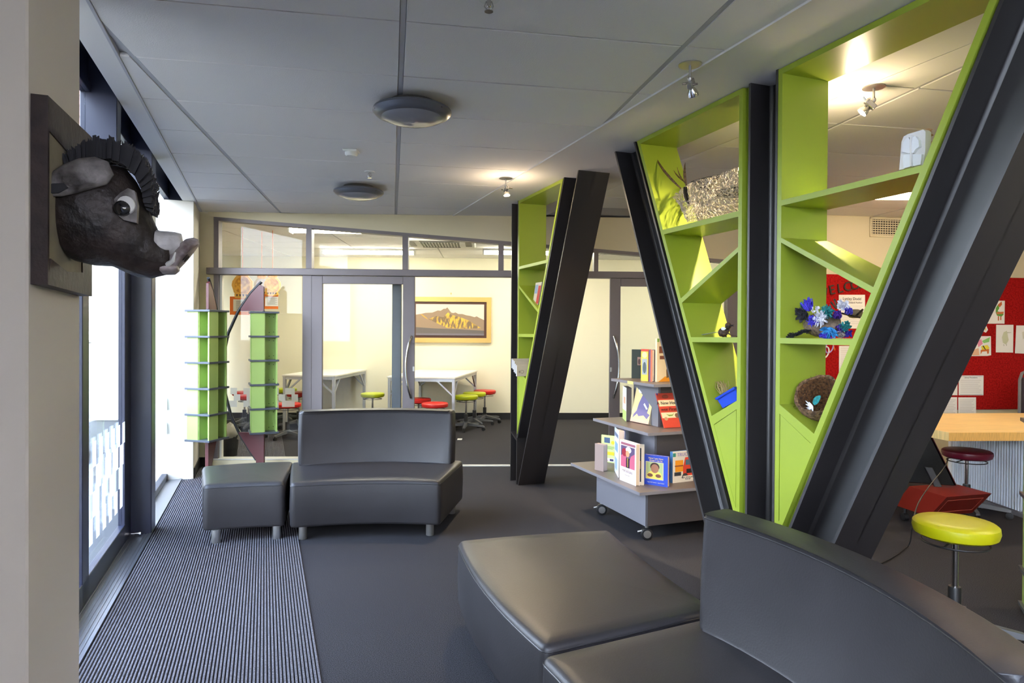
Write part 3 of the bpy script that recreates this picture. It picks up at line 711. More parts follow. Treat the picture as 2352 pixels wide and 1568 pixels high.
for (sn, sa) in ((-1, -1), (-1, 1), (1, -1), (1, 1)):
    c = WF(TN + sn * .355, TA + sa * .325, .042); ax = WF(-.35, -.94, 0).normalized(); fw_ = Vector((-ax.y, ax.x, 0))
    A = (fw_, Vector((0, 0, 1)), ax)
    m = MB(); m.lathe([(.02, -.024), (.038, -.022), (.042, -.016), (.042, .016), (.038, .022), (.02, .024)], tuple(c), 22, A); w = m.build('castor', K['black_plastic'], tro, True)
    m = MB(); m.lathe([(.0, -.027), (.026, -.026), (.028, -.018), (.028, .018), (.026, .026), (0, .027)], tuple(c), 20, A); m.build('hub', K['brushed'], w, True)
    m = MB(); m.tube([tuple(c + Vector((0, 0, .03))), tuple(c + Vector((0, 0, .062)))], .012, 10); m.tube([tuple(c + fw_ * -.03 + Vector((0, 0, .02))), tuple(c + fw_ * -.062 + Vector((0, 0, .012)))], .007, 8); m.build('brake', K['brushed'], w)

CM = {}
def cm(rgb, rough=.45):
    if rgb not in CM: CM[rgb] = pmat('print_%02x%02x%02x' % rgb, rgb, rough, spec=.4)
    return CM[rgb]
def book(label, bl, br, tl, z, h, thick, cover, prints=(), texts=(), page=(224, 214, 196), hard=.002, group='books on the trolley', back=None, flat_up=False):
    """bl, br, tl: sight points of the front cover's corners; z: shelf height; h: height of the top edge above the shelf"""
    A = fl(*bl, z + .0005); B = fl(*br, z + .0005)
    T = None
    xd = (B - A); w = xd.length; xd.normalize()
    if tl:                                                       # cover tilted back a little, sheared along its foot as the sight points show
        bk = Vector((-xd.y, xd.x, 0)); uv = Vector((0, 0, math.cos(.2))) + bk * math.sin(.2); T = on_plane(*tl, A, xd.cross(uv))
    else: T = A + Vector((0, 0, h))
    yv = T - A; yv = yv - xd * yv.dot(xd); H = yv.length; yd = yv.normalized(); zd = xd.cross(yd)
    sh = (T - A).dot(xd)
    cen = A + xd * w / 2
    t = thing('book', label, 'book', tuple(cen), math.atan2(xd.y, xd.x), group)
    lift = max(0.0, zd.z * thick) ; A = A + Vector((0, 0, lift))
    roll = math.atan2(sh, H) if abs(sh) > .01 else 0.0
    if roll:
        x2 = xd * math.cos(roll) - yd * math.sin(roll) if False else xd; yd = (yd * H + xd * sh).normalized(); H = math.hypot(H, sh)
    fr = lambda x, y, q: A + xd * x + yd * y + zd * q
    m = MB(fr); m.box(0, w, 0, H, -hard, 0); m.build('front_cover', cm(cover), t)
    m = MB(fr); m.box(0, w, 0, H, -thick, -thick + hard); m.build('back_cover', cm(back or cover), t)
    m = MB(fr); m.box(0, hard, 0, H, -thick + hard, -hard); m.build('spine', cm(back or cover), t)
    m = MB(fr); m.box(hard, w - .003, .003, H - .003, -thick + hard, -hard); m.build('pages', cm(page, .8), t)
    if prints:
        m = MB(fr); ms = []; 
        for i, (col, poly) in enumerate(prints):
            if cm(col) not in ms: ms.append(cm(col))
            lay = .0003 + .00025 * i
            m.prism([(u * w, v * H) for (u, v) in poly], lambda x, y, l=lay: (x, y, l), lambda x, y: (x, y, 0), ms.index(cm(col)))
        m.build('cover_print', ms, t)
    for (body, u, v, size, col, al) in texts:
        text(body, size, cm(col), fr(u * w, v * H, .0035), xd, yd, t, 'title', al)
    return t
R4 = lambda a, b, c, d: [(a, b), (c, b), (c, d), (a, d)]
def ell(cx, cy, rx, ry, n=14, a0=0): return [(cx + rx * math.cos(2 * math.pi * i / n + a0), cy + ry * math.sin(2 * math.pi * i / n + a0)) for i in range(n)]
book('thick pinkish grey closed book, leftmost on the bottom trolley shelf', (1366, 1078), (1386, 1083), None, T1, .20, .04, (150, 132, 126), page=(176, 158, 148))
book('pale green back cover book with a barcode on the bottom trolley shelf', (1381, 1059), (1414, 1064), None, T1, .215, .012, (196, 216, 140),
     [((70, 90, 120), R4(.2, .72, .6, .92)), ((120, 150, 90), R4(.08, .58, .92, .60)), ((120, 150, 90), R4(.08, .54, .92, .56)), ((120, 150, 90), R4(.08, .5, .8, .52)), ((212, 196, 40), R4(.1, .28, .9, .4)), ((212, 196, 40), ell(.8, .75, .12, .07)), ((235, 235, 235), R4(.12, .04, .9, .16)), ((50, 50, 90), R4(.6, .06, .86, .14)), ((190, 90, 130), R4(.15, .06, .5, .08))])
book('tall white and pale blue book standing half open on the bottom trolley shelf', (1411, 1080), (1420.5, 1097), None, T1, .335, .045, (216, 226, 238),
     [((120, 160, 196), R4(.15, .5, .8, .7)), ((140, 172, 200), R4(.2, .1, .7, .35)), ((110, 120, 150), R4(.1, .82, .9, .9))], page=(200, 184, 172), back=(40, 70, 150))
book('white story book titled in grey capitals with a pink portrait picture', (1423, 1101), (1460.5, 1116), None, T1, .285, .03, (226, 216, 214),
     [((150, 90, 104), R4(.08, .9, .95, .96)), ((92, 76, 108), R4(.08, .36, .92, .88)), ((188, 92, 118), [(.08, .36), (.42, .36), (.42, .62), (.25, .68), (.08, .62)]), ((190, 96, 122), [(.62, .36), (.92, .36), (.92, .74), (.7, .66), (.62, .56)]),
      ((150, 40, 56), ell(.3, .72, .16, .1)), ((214, 208, 196), ell(.55, .80, .17, .075)), ((206, 150, 110), ell(.5, .70, .11, .08)), ((38, 34, 50), R4(.42, .36, .62, .6)), ((200, 170, 60), R4(.5, .38, .53, .6))],
     [('MATATUHI', .5, .27, .026, (150, 132, 130), 'CENTER'), ('Katarina Mataira', .5, .18, .010, (170, 156, 152), 'CENTER')], page=(206, 186, 160))
book('cream edged dark picture book tucked behind the white story book', (1463, 1113), (1479, 1114), None, T1, .275, .03, (206, 196, 176), [((40, 44, 52), R4(.1, .08, .6, .92)), ((150, 110, 60), R4(.15, .4, .5, .6))])
book('blue book with a baby portrait and orange title on the bottom trolley shelf', (1480, 1111), (1533.5, 1119), None, T1, .205, .03, (46, 74, 184),
     [((206, 196, 164), R4(.05, .2, .82, .78)), ((172, 186, 130), R4(.08, .22, .79, .76)), ((226, 206, 96), [(.1, .22), (.78, .22), (.72, .42), (.5, .5), (.25, .46), (.12, .36)]), ((60, 40, 36), ell(.45, .62, .20, .14)), ((160, 110, 84), ell(.45, .56, .17, .15)), ((120, 80, 62), ell(.25, .33, .12, .06)), ((120, 80, 62), ell(.6, .33, .12, .06))],
     [('Now I see How', .5, .9, .0165, (226, 196, 120), 'CENTER'), ('Great I can be', .5, .83, .0165, (226, 196, 120), 'CENTER'), ('Ngaro My Treasure   Anita Madden', .5, .1, .0085, (220, 210, 190), 'CENTER')], page=(202, 172, 120))
book('pop-up truck book with a red and orange lorry on the cover', (1545, 1109.5), (1592, 1104), None, T1, .215, .03, (214, 208, 196),
     [((60, 140, 120), R4(.0, .84, .14, .96)), ((230, 150, 40), R4(.12, .35, .5, .72)), ((206, 70, 50), [(.5, .2), (.98, .2), (.98, .8), (.6, .8), (.5, .5)]), ((60, 60, 64), ell(.6, .18, .14, .11)), ((60, 60, 64), R4(.08, .22, .4, .34)), ((70, 100, 120), R4(.62, .55, .95, .72)), ((40, 40, 44), R4(.66, .28, .92, .42)), ((150, 80, 50), R4(.1, .52, .5, .56)), ((226, 220, 206), R4(.5, .06, 1, .2))],
     [('TRUCKS', .55, .9, .034, (150, 130, 190), 'CENTER'), ('PAUL STICKLAND', .72, .15, .014, (40, 36, 40), 'CENTER'), ('POP-UP', .72, .09, .014, (40, 36, 40), 'CENTER')], back=(90, 140, 190))
book('half open book with a white and pale green cover on the middle trolley shelf', (1430, 960), (1438, 967.5), None, T2, .255, .04, (232, 232, 224),
     [((176, 206, 120), R4(0, 0, 1, .3)), ((220, 160, 130), R4(.3, .5, .8, .7))], page=(96, 88, 84), back=(90, 84, 80))
book('yellow picture book with a purple walrus leaning on the middle trolley shelf', (1447, 968), (1489, 976.4), (1464, 882), T2, .235, .028, (232, 206, 142),
     [((226, 172, 150), R4(.0, .0, 1, .09)), ((108, 98, 140), [(.12, .2), (.25, .3), (.3, .5), (.42, .72), (.6, .86), (.82, .88), (.93, .78), (.9, .66), (.78, .6), (.86, .46), (.82, .28), (.98, .24), (.86, .12), (.66, .2), (.4, .16), (.3, .22), (.1, .1)]),
      ((226, 224, 214), ell(.84, .70, .07, .10)), ((226, 224, 214), [(.55, .48), (.75, .36), (.82, .38), (.6, .52)]), ((160, 122, 140), ell(.88, .82, .07, .06)), ((236, 230, 226), ell(.28, .84, .12, .08))],
     [("Where's my Tusk?", .55, .955, .022, (176, 70, 84), 'CENTER')], page=(206, 196, 176))
book('red and cream striped pirate story book leaning on the middle trolley shelf', (1527, 983.4), (1568, 981), (1507, 904), T2, .185, .012, (204, 70, 50),
     [((230, 214, 176), R4(0, .62, 1, .80)), ((230, 214, 176), R4(0, .28, 1, .44)), ((110, 150, 50), [(.25, .40), (.4, .33), (.6, .34), (.72, .42), (.6, .37), (.4, .37)]), ((120, 90, 70), ell(.85, .34, .12, .07)), ((190, 150, 110), ell(.2, .26, .1, .05)), ((150, 60, 40), ell(.45, .9, .18, .06)), ((60, 60, 140), R4(0, .95, .06, 1))],
     [('A New Home', .52, .71, .034, (44, 34, 34), 'CENTER'), ('wee Pirate', .52, .53, .034, (70, 30, 30), 'CENTER')])
book('wide dark green hardback standing open on the top trolley shelf', (1450.5, 868.4), (1511, 870), None, T3, .225, .03, (34, 44, 34),
     [((150, 120, 108), R4(.22, .46, .36, .74)), ((70, 50, 46), ell(.29, .58, .05, .1)), ((86, 80, 72), R4(.8, .46, .96, .74))], page=(230, 230, 232))
book('yellow paperback with a picture of an animal, front of the top trolley shelf', (1472, 874), (1488.4, 875.4), None, T3, .235, .03, (232, 196, 70),
     [((196, 60, 40), R4(0, .93, 1, 1)), ((150, 160, 164), R4(.15, .2, .85, .7)), ((70, 84, 90), ell(.5, .42, .25, .18)), ((240, 226, 150), ell(.5, .82, .35, .1))], page=(200, 120, 60), back=(206, 96, 50))
book('purple and orange spined book beside the yellow paperback on the trolley', (1490, 875.8), (1498, 876.4), None, T3, .232, .03, (96, 66, 110), [((206, 110, 70), R4(.5, 0, 1, 1))])
book('cream book with brown script on the top trolley shelf next to the beam', (1508.7, 876.8), (1540, 875.4), None, T3, .315, .02, (226, 208, 174),
     [((226, 150, 40), [(.1, 0), (1, 0), (1, .1), (.6, .12)]), ((110, 88, 64), [(.7, .08), (.9, .1), (.95, .3), (.78, .4), (.68, .26)]), ((120, 70, 50), R4(.15, .66, .5, .82)), ((130, 170, 80), R4(.0, .92, .15, 1)), ((120, 70, 50), R4(.2, .52, .8, .6))])

# ================================================================== GREEN DISPLAY TOWERS WITH BOWED RAILS
K['tgreen'] = pmat('tower_green', (158, 184, 100), .4, spec=.5); K['tplate'] = pmat('tower_plate', (74, 78, 86), .35, spec=.5); K['burg'] = pmat('burgundy', (80, 22, 26), .4, spec=.5)
RAIL = [((645 - x) / 3.0167 / 232.0, 1.43 - (580 + y / 3.0167 - 756) / 232.0) for (x, y) in ((636, 204), (560, 282), (470, 412), (402, 560), (372, 700), (367, 830), (382, 980), (422, 1130), (482, 1255), (560, 1375), (604, 1436))]
def tower(label, loc, rz, fin, zs, side=.236, hp=None, fins=True):
    t = thing('display_tower', label, 'display stand', loc, rz, 'green display towers'); c, s_ = math.cos(rz), math.sin(rz)
    P = lambda x, y, z: Vector((loc[0] + x * c - y * s_, loc[1] + x * s_ + y * c, z)); h = side / 2; q = .007; e = .015
    for z in zs:
        m = MB(P); m.cbox(-h - e, h + e, -h - e, h + e, z - .009, z + .009, .0015); m.build('plate', K['tplate'], t)
    for z0, z1 in zip(zs[:-1], zs[1:]):
        z0 += .009; z1 -= .009
        m = MB(P); m.box(-h + q, h - q, -q, q, z0, z1); m.build('divider', K['tgreen'], t); m = MB(P); m.box(-q, q, -h + q, -q, z0, z1); m.box(-q, q, q, h - q, z0, z1); m.build('divider', K['tgreen'], t)
        for k in range(4):                                       # each corner cell is open on one face and closed on the next
            a = k * math.pi / 2; ca, sa = math.cos(a), math.sin(a); m = MB(lambda x, y, z, ca=ca, sa=sa: P(x * ca - y * sa, x * sa + y * ca, z))
            m.box(-h, -q * 0, -h, -h + 2 * q, z0, z1); m.build('panel', K['tgreen'], t)
        m = MB(P)
        for (x, z) in ((.05, z0 + .03), (.09, z0 + .035), (.05, z1 - .03), (.09, z1 - .035)): m.lathe([(.004, 0), (.004, .002)], (x, -q - .001, z), 8, (Vector((c, s_, 0)), Vector((0, 0, 1)), Vector((s_, -c, 0))))
        m.build('shelf_pin_hole', K['ink'], t)
    if fins:
        d = Vector(fin).normalized(); pd = Vector((-d.y, d.x, 0)); Q = lambda r, w, z: Vector((loc[0], loc[1], 0)) + d * r + pd * w + Vector((0, 0, z))
        o = .01; pts = [(x + o, z) for (x, z) in RAIL]
        m = MB(lambda r, w, z: Q(r, w, z)); sm = []
        for i in range(len(pts) - 1):
            for j in range(4): f = j / 4; sm.append((pts[i][0] + (pts[i + 1][0] - pts[i][0]) * f, 0, pts[i][1] + (pts[i + 1][1] - pts[i][1]) * f))
        sm.append((pts[-1][0], 0, max(.012, pts[-1][1])))
        m.tube(sm, .0145, 10); m.build('bowed_rail', K['black_plastic'], t, True)
        ztop = zs[-1] + .016; zbot = zs[0] - .010; fx = -.002
        up = [(x, z) for (x, _, z) in sm if z > ztop]; lo = [(x, z) for (x, _, z) in sm if z < zbot]
        m = MB(); m.prism([(fx, up[0][1] - .05)] + up[1:] + [(up[-1][0] , ztop), (fx, ztop)], lambda r, z: tuple(Q(r, -.011, z)), lambda r, z: tuple(Q(r, .011, z))); m.build('top_fin', K['burg'], t)
        m = MB(); m.prism([(fx - .008, zbot), (lo[0][0], zbot)] + [p for p in lo if p[1] > .005] + [(lo[-1][0], .001), (fx - .008, .001)], lambda r, z: tuple(Q(r, -.014, z)), lambda r, z: tuple(Q(r, .014, z))); m.build('bottom_fin', K['burg'], t)
        m = MB(); m.tube([tuple(Q(0, 0, zs[-1])), tuple(Q(0, 0, ztop + .002))], .012, 10); m.build('spigot', K['black_plastic'], t)
    return t
ZSH = [.42 + .2345 * i for i in range(6)]
tower('green display tower at the window pier, seen corner-on beside the white pier', (-2.79, 6.06, 0), math.radians(-15), (-.12, .99, 0), ZSH)
tower('green display tower with its bowed black rail in full view before the glass', (-2.45, 6.53, 0), math.radians(25), (-1, .05, 0), ZSH)

# ================================================================== BOAR TROPHY
K['hide'] = pmat('boar_hide', (20, 15, 13), .5, var=(9, .5, (56, 46, 42)), bump=(28, .7, .012)); K['hide_pale'] = pmat('boar_pale', (70, 64, 61), .55, var=(14, .5, (140, 136, 134)), bump=(30, .7, .01))
K['snout'] = pmat('boar_snout', (196, 194, 192), .5, var=(12, .35, (226, 224, 224)), bump=(24, .8, .01)); K['snout_pink'] = pmat('boar_snout_rim', (128, 108, 106), .5, var=(14, .5, (200, 190, 188)), bump=(30, .6, .008))
K['mane'] = pmat('boar_mane', (16, 17, 24), .6); K['plaque'] = pmat('plaque_wood', (46, 34, 31), .6, var=(16, .35), bump=(40, .5, .006)); K['board'] = pmat('plaque_board', (170, 160, 130), .75, var=(5, .2, (130, 122, 100)))
AH = 2.50; BX = -.587
def hz(x, y, a=AH): q = at_a(60 + x / 3.2675, 200 + y / 3.2675, a); return (q[0], q[2])
boar = thing('boar_trophy', 'mounted papier-mache wild boar head on a dark wooden plaque', 'trophy head', WF(-.63, 2.52, 1.56), TH)
aP0, aP1, zP0, zP1 = 2.262, 2.785, 1.555, 2.10
m = MB(WF)
def bar(p): m.prism(p, lambda a, z: (-.629, a, z), lambda a, z: (BX, a, z))
kL, kR, kT, kB = .014, .15, .098, .066
for (nm, p) in (('plaque_side', [(aP0, zP0), (aP0 + kL, zP0 + .02), (aP0 + kL, zP1 - .02), (aP0, zP1)]), ('plaque_top', [(aP0, zP1), (aP0 + kL, zP1 - kT), (aP0 + .2, zP1 - kT - .012), (aP1 - kR, zP1 - kT + .02), (aP1, zP1 + .02)]),
                ('plaque_side', [(aP1, zP1 + .02), (aP1 - kR, zP1 - kT + .02), (aP1 - kR + .02, zP0 + kB), (aP1, zP0 - .01)]), ('plaque_bottom', [(aP1, zP0 - .01), (aP1 - kR + .02, zP0 + kB), (aP0 + .2, zP0 + kB - .012), (aP0 + .03, zP0 + kB + .012), (aP0, zP0)])):
    m = MB(WF); bar(p); m.build(nm, K['plaque'], boar)
m = MB(WF); m.box(-.629, BX - .004, aP0 + .004, aP1 - .06, zP0 + .04, zP1 - .04); m.build('plaque_board', K['board'], boar)
stn = [(215, 760, 1180, .12), (250, 700, 1225, .145), (350, 615, 1295, .155), (500, 585, 1332, .155), (650, 590, 1352, .145), (760, 625, 1392, .128), (830, 715, 1418, .110), (890, 835, 1432, .098), (940, 965, 1436, .088), (990, 1075, 1424, .076), (1040, 1105, 1408, .066), (1090, 1115, 1398, .058)]
rr = []; rnd = random.Random(4)
for (x, yt, yb, w) in stn:
    (n_, zt2), (_, zb2) = hz(x, yt), hz(x, yb); n_ = max(n_, -.604); ring = []
    for j in range(22):
        q = 2 * math.pi * j / 22; cy, cz = math.cos(q), math.sin(q); e = .86; jt = 1 + (rnd.random() - .5) * .045
        ring.append((n_, AH + w * jt * math.copysign(abs(cy) ** e, cy), (zt2 + zb2) / 2 + (zt2 - zb2) / 2 * jt * math.copysign(abs(cz) ** e, cz)))
    rr.append(ring)
m = MB(WF); m.rings(rr); m.build('head', K['hide'], boar, True, angle=180)
rr2 = []
for (x, yt, yb, w) in ((985, 1080, 1260, .074), (1010, 1090, 1290, .073), (1060, 1092, 1310, .068), (1120, 1098, 1300, .062), (1165, 1110, 1260, .052)):
    (n_, zt2), (_, zb2) = hz(x, yt), hz(x, yb); rr2.append([(n_, AH + w * math.cos(2 * math.pi * j / 18), (zt2 + zb2) / 2 + (zt2 - zb2) / 2 * math.sin(2 * math.pi * j / 18) + .004) for j in range(18)])
m = MB(WF); m.rings(rr2); m.build('muzzle', K['snout'], boar, True, angle=180)
cN, cZ = hz(1170, 1262); axd = WF(.80, 0, 0) + Vector((0, 0, -.60)); axd.normalize(); lat = WF(0, 1, 0); upd = axd.cross(lat)
m = MB(); m.lathe([(.02, -.03), (.05, -.022), (.066, -.008), (.070, .006), (.062, .016), (.045, .013), (.02, .010), (0, .010)], tuple(WF(cN, AH, cZ)), 22, (lat, -upd, axd), sx=.9, sy=1.08); sn = m.build('snout', K['snout_pink'], boar, True, angle=180)
for s_ in (-1, 1): m = MB(); m.lathe([(.014, .0145), (.012, .0165), (0, .0165)], tuple(WF(cN, AH + s_ * .026, cZ)), 12, (lat, -upd, axd)); m.build('nostril', K['ink'], sn)
mz = hz(1085, 1385); m = MB(WF); m.rings([[(mz[0] + dx, AH + .055 * math.cos(q), mz[1] + .010 + .022 * math.sin(q) * f) for q in [2 * math.pi * j / 12 for j in range(12)]] for (dx, f) in ((-.05, .5), (-.02, 1), (.012, .9), (.022, .4))]); m.build('lower_lip', K['snout_pink'], boar, True, angle=180)
tk = hz(1150, 1300); m = MB(WF); m.tube([(tk[0] - .03, AH - .05, tk[1] - .02), (tk[0] - .012, AH - .066, tk[1] - .008), (tk[0] - .004, AH - .070, tk[1] + .02)], .008, 8, taper=[.009, .007, .002]); m.build('tusk', K['white'], boar, True)
def eye(aE, sg):
    pl2 = [(820, 815), (868, 835), (888, 930), (882, 1062), (790, 1042), (720, 985), (712, 905), (765, 850)]
    m = MB(WF); m.prism([hz(x, y) for (x, y) in pl2], lambda n_, z: (n_, aE + sg * .012, z), lambda n_, z: (n_, aE - sg * .02, z)); e_ = m.build('eyelid', K['hide_pale'], boar)
    c = hz(795, 955); A = (WF(1, 0, 0), Vector((0, 0, 1)), WF(0, sg, 0))
    m = MB(); m.lathe([(.027, .0), (.025, .010), (.016, .016), (0, .018)], tuple(WF(c[0] + .005, aE + sg * .010, c[1] + .008)), 20, A, sy=1.1); m.build('eye_white', K['white'], e_, True)
    m = MB(); m.lathe([(.025, .0), (.023, .012), (.014, .019), (0, .021)], tuple(WF(c[0] - .004, aE + sg * .014, c[1] - .003)), 18, A); m.build('iris', pmat('iris', (34, 34, 35), .15, coat=.6), e_, True)
    m = MB(); m.lathe([(.015, .0), (.012, .010), (0, .014)], tuple(WF(c[0] - .004, aE + sg * .024, c[1] - .003)), 16, A); m.build('pupil', pmat('pupil', (8, 8, 9), .08, coat=.8), e_, True)
eye(AH - .118, -1); eye(AH + .118, 1)
def ear(aE, pts, sg, mat):
    q = [hz(x, y) for (x, y) in pts]; cx = sum(p[0] for p in q) / len(q); cz = sum(p[1] for p in q) / len(q); rg = []
    for (k, off) in ((.55, .026), (.85, .02), (1.0, .008), (1.0, -.004), (.8, -.012)): rg.append([(cx + (x - cx) * k, aE + sg * off, cz + (z - cz) * k) for (x, z) in q])
    m = MB(WF); m.rings(rg); return m.build('ear', mat, boar, True, angle=50)
e1 = ear(AH - .165, [(700, 650), (610, 618), (500, 630), (400, 668), (300, 735), (246, 790), (248, 850), (290, 893), (380, 893), (480, 868), (600, 832), (690, 808), (740, 740)], -1, K['hide_pale'])
q = [hz(x, y) for (x, y) in ((280, 840), (330, 815), (410, 812), (440, 845), (370, 880), (300, 882))]; m = MB(WF); m.prism(q, lambda n_, z: (n_, AH - .165 - .0275, z), lambda n_, z: (n_, AH - .165 - .02, z)); m.build('ear_hollow', K['mane'], e1)
ear(AH + .14, [(620, 415), (660, 392), (740, 398), (775, 440), (720, 475), (640, 470)], 1, K['snout'])
inner = [(290, 740), (320, 660), (400, 600), (500, 572), (640, 568), (760, 610), (840, 690), (890, 800), (915, 930)]
outer = [(235, 715), (285, 570), (375, 480), (500, 425), (640, 412), (785, 440), (910, 545), (985, 740), (975, 955)]
m = MB(WF); rnd = random.Random(9)
for layer in range(7):
    aL = AH + (layer - 3) * .02
    for i in range(len(inner) - 1):
        for j in range(7):
            f0, f1 = j / 7, (j + 1.3) / 7; L = lambda A_, f: (A_[i][0] + (A_[i + 1][0] - A_[i][0]) * f, A_[i][1] + (A_[i + 1][1] - A_[i][1]) * f)
            a0, a1, b0, b1 = L(inner, f0), L(inner, f1), L(outer, f0), L(outer, f1); k0 = .72 + rnd.random() * .36; k1 = .72 + rnd.random() * .36
            P0 = hz(*a0); P1 = hz(*a1); Q0 = hz(a0[0] + (b0[0] - a0[0]) * k0, a0[1] + (b0[1] - a0[1]) * k0); Q1 = hz(a1[0] + (b1[0] - a1[0]) * k1, a1[1] + (b1[1] - a1[1]) * k1)
            da = (rnd.random() - .5) * .035; m.prism([P0, P1, Q1, Q0], lambda n_, z, da=da: (n_, aL - .003 + da, z), lambda n_, z, da=da: (n_, aL + .003 + da, z))
m.build('mane', K['mane'], boar)

# ================================================================== THE ROOM BEYOND: tables, stools, picture, lights
K['table'] = pmat('table_top', (226, 224, 214), .4); K['tleg'] = pmat('table_frame', (176, 178, 182), .4, metal=.4)
def table(label, corner, w, d, rz, zt=.80):
    """corner = front right corner of the top"""
    c, s_ = math.cos(rz), math.sin(rz); G = lambda x, y, z: Vector((corner[0] + x * c - y * s_, corner[1] + x * s_ + y * c, z))
    x0, x1, y0, y1 = -w, 0, 0, d; t = thing('table', label, 'table', tuple(G(-w / 2, d / 2, 0)), rz, 'white tables in the far room')
    m = MB(G); m.cbox(x0, x1, y0, y1, zt - .025, zt, .004); m.build('tabletop', K['table'], t)
    for (x, y) in ((x0 + .03, y0 + .03), (x1 - .03, y0 + .03), (x0 + .03, y1 - .03), (x1 - .03, y1 - .03)):
        m = MB(G); m.cbox(x - .02, x + .02, y - .02, y + .02, .0, zt - .025, .003); m.build('leg', K['tleg'], t)
        sx = 1 if x < -w / 2 else -1; sy = 1 if y < d / 2 else -1
        m = MB(G); m.prism([(x, zt - .25), (x + sx * .2, zt - .065), (x + sx * .23, zt - .065), (x, zt - .275)], lambda u, z: (u, y - .012, z), lambda u, z: (u, y + .012, z)); m.build('brace', K['tleg'], t)
        m = MB(G); m.prism([(y, zt - .25), (y + sy * .2, zt - .065), (y + sy * .23, zt - .065), (y, zt - .275)], lambda v, z: (x - .012, v, z), lambda v, z: (x + .012, v, z)); m.build('brace', K['tleg'], t)
    for (a, b, e, f) in ((x0 + .05, x1 - .05, y0 + .015, y0 + .045), (x0 + .05, x1 - .05, y1 - .045, y1 - .015), (x0 + .015, x0 + .045, y0 + .05, y1 - .05), (x1 - .045, x1 - .015, y0 + .05, y1 - .05)):
        m = MB(G); m.box(a, b, e, f, zt - .065, zt - .025); m.build('apron', K['tleg'], t)
table('white table in the far room under the mountain picture, beside the stools', (-.755, 8.86), .95, 1.62, math.radians(-7.5))
table('white table in the far room behind the fixed glass panel', (-2.43, 9.1), .76, 1.42, math.radians(-5))

STOOL = {}
def make_stool(rgb):
    t = thing('stool', 'x', 'stool'); h = .50
    m = MB(); m.lathe([(.0, h - .062), (.150, h - .062), (.168, h - .052), (.175, h - .03), (.172, h - .010), (.160, h - .001), (.10, h + .002), (0, h + .003)], seg=36); m.build('seat', pmat('stool_vinyl_%02x%02x%02x' % rgb, rgb, .38, spec=.5, bump=(60, .1, .002)), t, True)
    m = MB(); m.tube([(.168 * math.cos(a), .168 * math.sin(a), h - .018) for a in [2 * math.pi * i / 36 for i in range(36)]], .0022, 5, True); m.build('seat_piping', STOOL.setdefault('pm%02x%02x%02x' % rgb, pmat('stool_piping', tuple(int(c * .85) for c in rgb), .4)), t, True)
    m = MB(); m.lathe([(.02, h - .062), (.045, h - .064), (.045, h - .078), (.02, h - .085)], seg=14); m.build('seat_plate', K['black_plastic'], t)
    m = MB(); m.tube([(.135 * math.cos(a), .135 * math.sin(a), h - .088) for a in [2 * math.pi * i / 28 for i in range(28)]], .004, 6, True)
    for a in (0.3, 3.44): m.tube([(.03 * math.cos(a), .03 * math.sin(a), h - .075), (.135 * math.cos(a), .135 * math.sin(a), h - .088)], .004, 6)
    m.build('lever_ring', K['black_plastic'], t, True)
    m = MB(); m.lathe([(.014, .22), (.014, h - .08)], seg=16); m.build('gas_lift', K['chrome'], t, True)
    m = MB(); m.lathe([(.027, .075), (.027, .225), (.025, .23)], seg=18); m.build('sleeve', K['black_plastic'], t, True)
    m = MB(); m.lathe([(.03, .06), (.045, .07), (.045, .105), (.03, .12)], seg=18); m.build('hub', K['grey_plastic'], t, True)
    for i in range(5):
        a = 2 * math.pi * i / 5 + .5; c, s_ = math.cos(a), math.sin(a)
        m = MB(lambda x, y, z: Vector((x * c - y * s_, x * s_ + y * c, z))); m.rings([[(x, -w, z0), (x, w, z0), (x, w * .8, z1), (x, -w * .8, z1)] for (x, w, z0, z1) in ((.03, .026, .065, .108), (.14, .022, .062, .092), (.26, .018, .055, .078), (.285, .015, .055, .07))]); m.build('leg', K['grey_plastic'], t, True, angle=50)
        m = MB(lambda x, y, z: Vector((x * c - y * s_, x * s_ + y * c, z))); A = (Vector((c, s_, 0)), Vector((0, 0, 1)), Vector((-s_, c, 0)))
        for o in (-.014, .006): m.lathe([(.012, o), (.025, o + .001), (.025, o + .009), (.012, o + .010)], (.275, 0, .0255), 14, A)
        m.tube([(.272, 0, .03), (.272, 0, .06)], .008, 8); m.build('castor', K['black_plastic'], t, True)
    return t
def stool(rgb, x, y, h, rz, label, group='wheeled stools'):
    if rgb not in STOOL: STOOL[rgb] = make_stool(rgb); o = STOOL[rgb]
    else: o = copy_tree(STOOL[rgb])
    o.location = (x, y, 0); o.rotation_euler = (0, 0, rz); o.scale = (1, 1, h / .5); tag(o, label, 'stool', group); return o
RED, LIME, YEL, MAR = (196, 36, 30), (176, 186, 14), (180, 178, 10), (100, 14, 36)
stool(RED, -.42, 10.33, .50, .2, 'red wheeled stool against the far wall, rightmost of the table stools')
stool(LIME, -.56, 9.95, .50, .9, 'lime wheeled stool half hidden between another lime and a red stool')
stool(LIME, -.655, 9.50, .50, .4, 'lime wheeled stool in front, nearest to the sofa back')
stool(RED, -1.0, 8.62, .485, 1.3, 'red wheeled stool in the doorway before the white table')
stool(RED, -1.29, 9.16, .485, .1, 'red wheeled stool partly hidden by the sliding door stile')
stool(RED, -3.72, 9.35, .50, .6, 'red wheeled stool just behind the green tower with the rail')
stool(RED, -3.98, 9.85, .50, .3, 'red wheeled stool farther back behind the glass near the window corner')
stool(LIME, -3.5, 10.22, .52, 1.1, 'lime wheeled stool at the far wall behind the frosted squares')
stool(RED, -3.10, 9.62, .52, .8, 'red wheeled stool tucked in beside the leg of the left table')
stool(RED, -2.95, 8.7, .46, .2, 'red wheeled stool low behind the sliding door frame')
stool(LIME, -2.05, 9.75, .50, .2, 'lime wheeled stool behind the frosted glass of the sliding door')

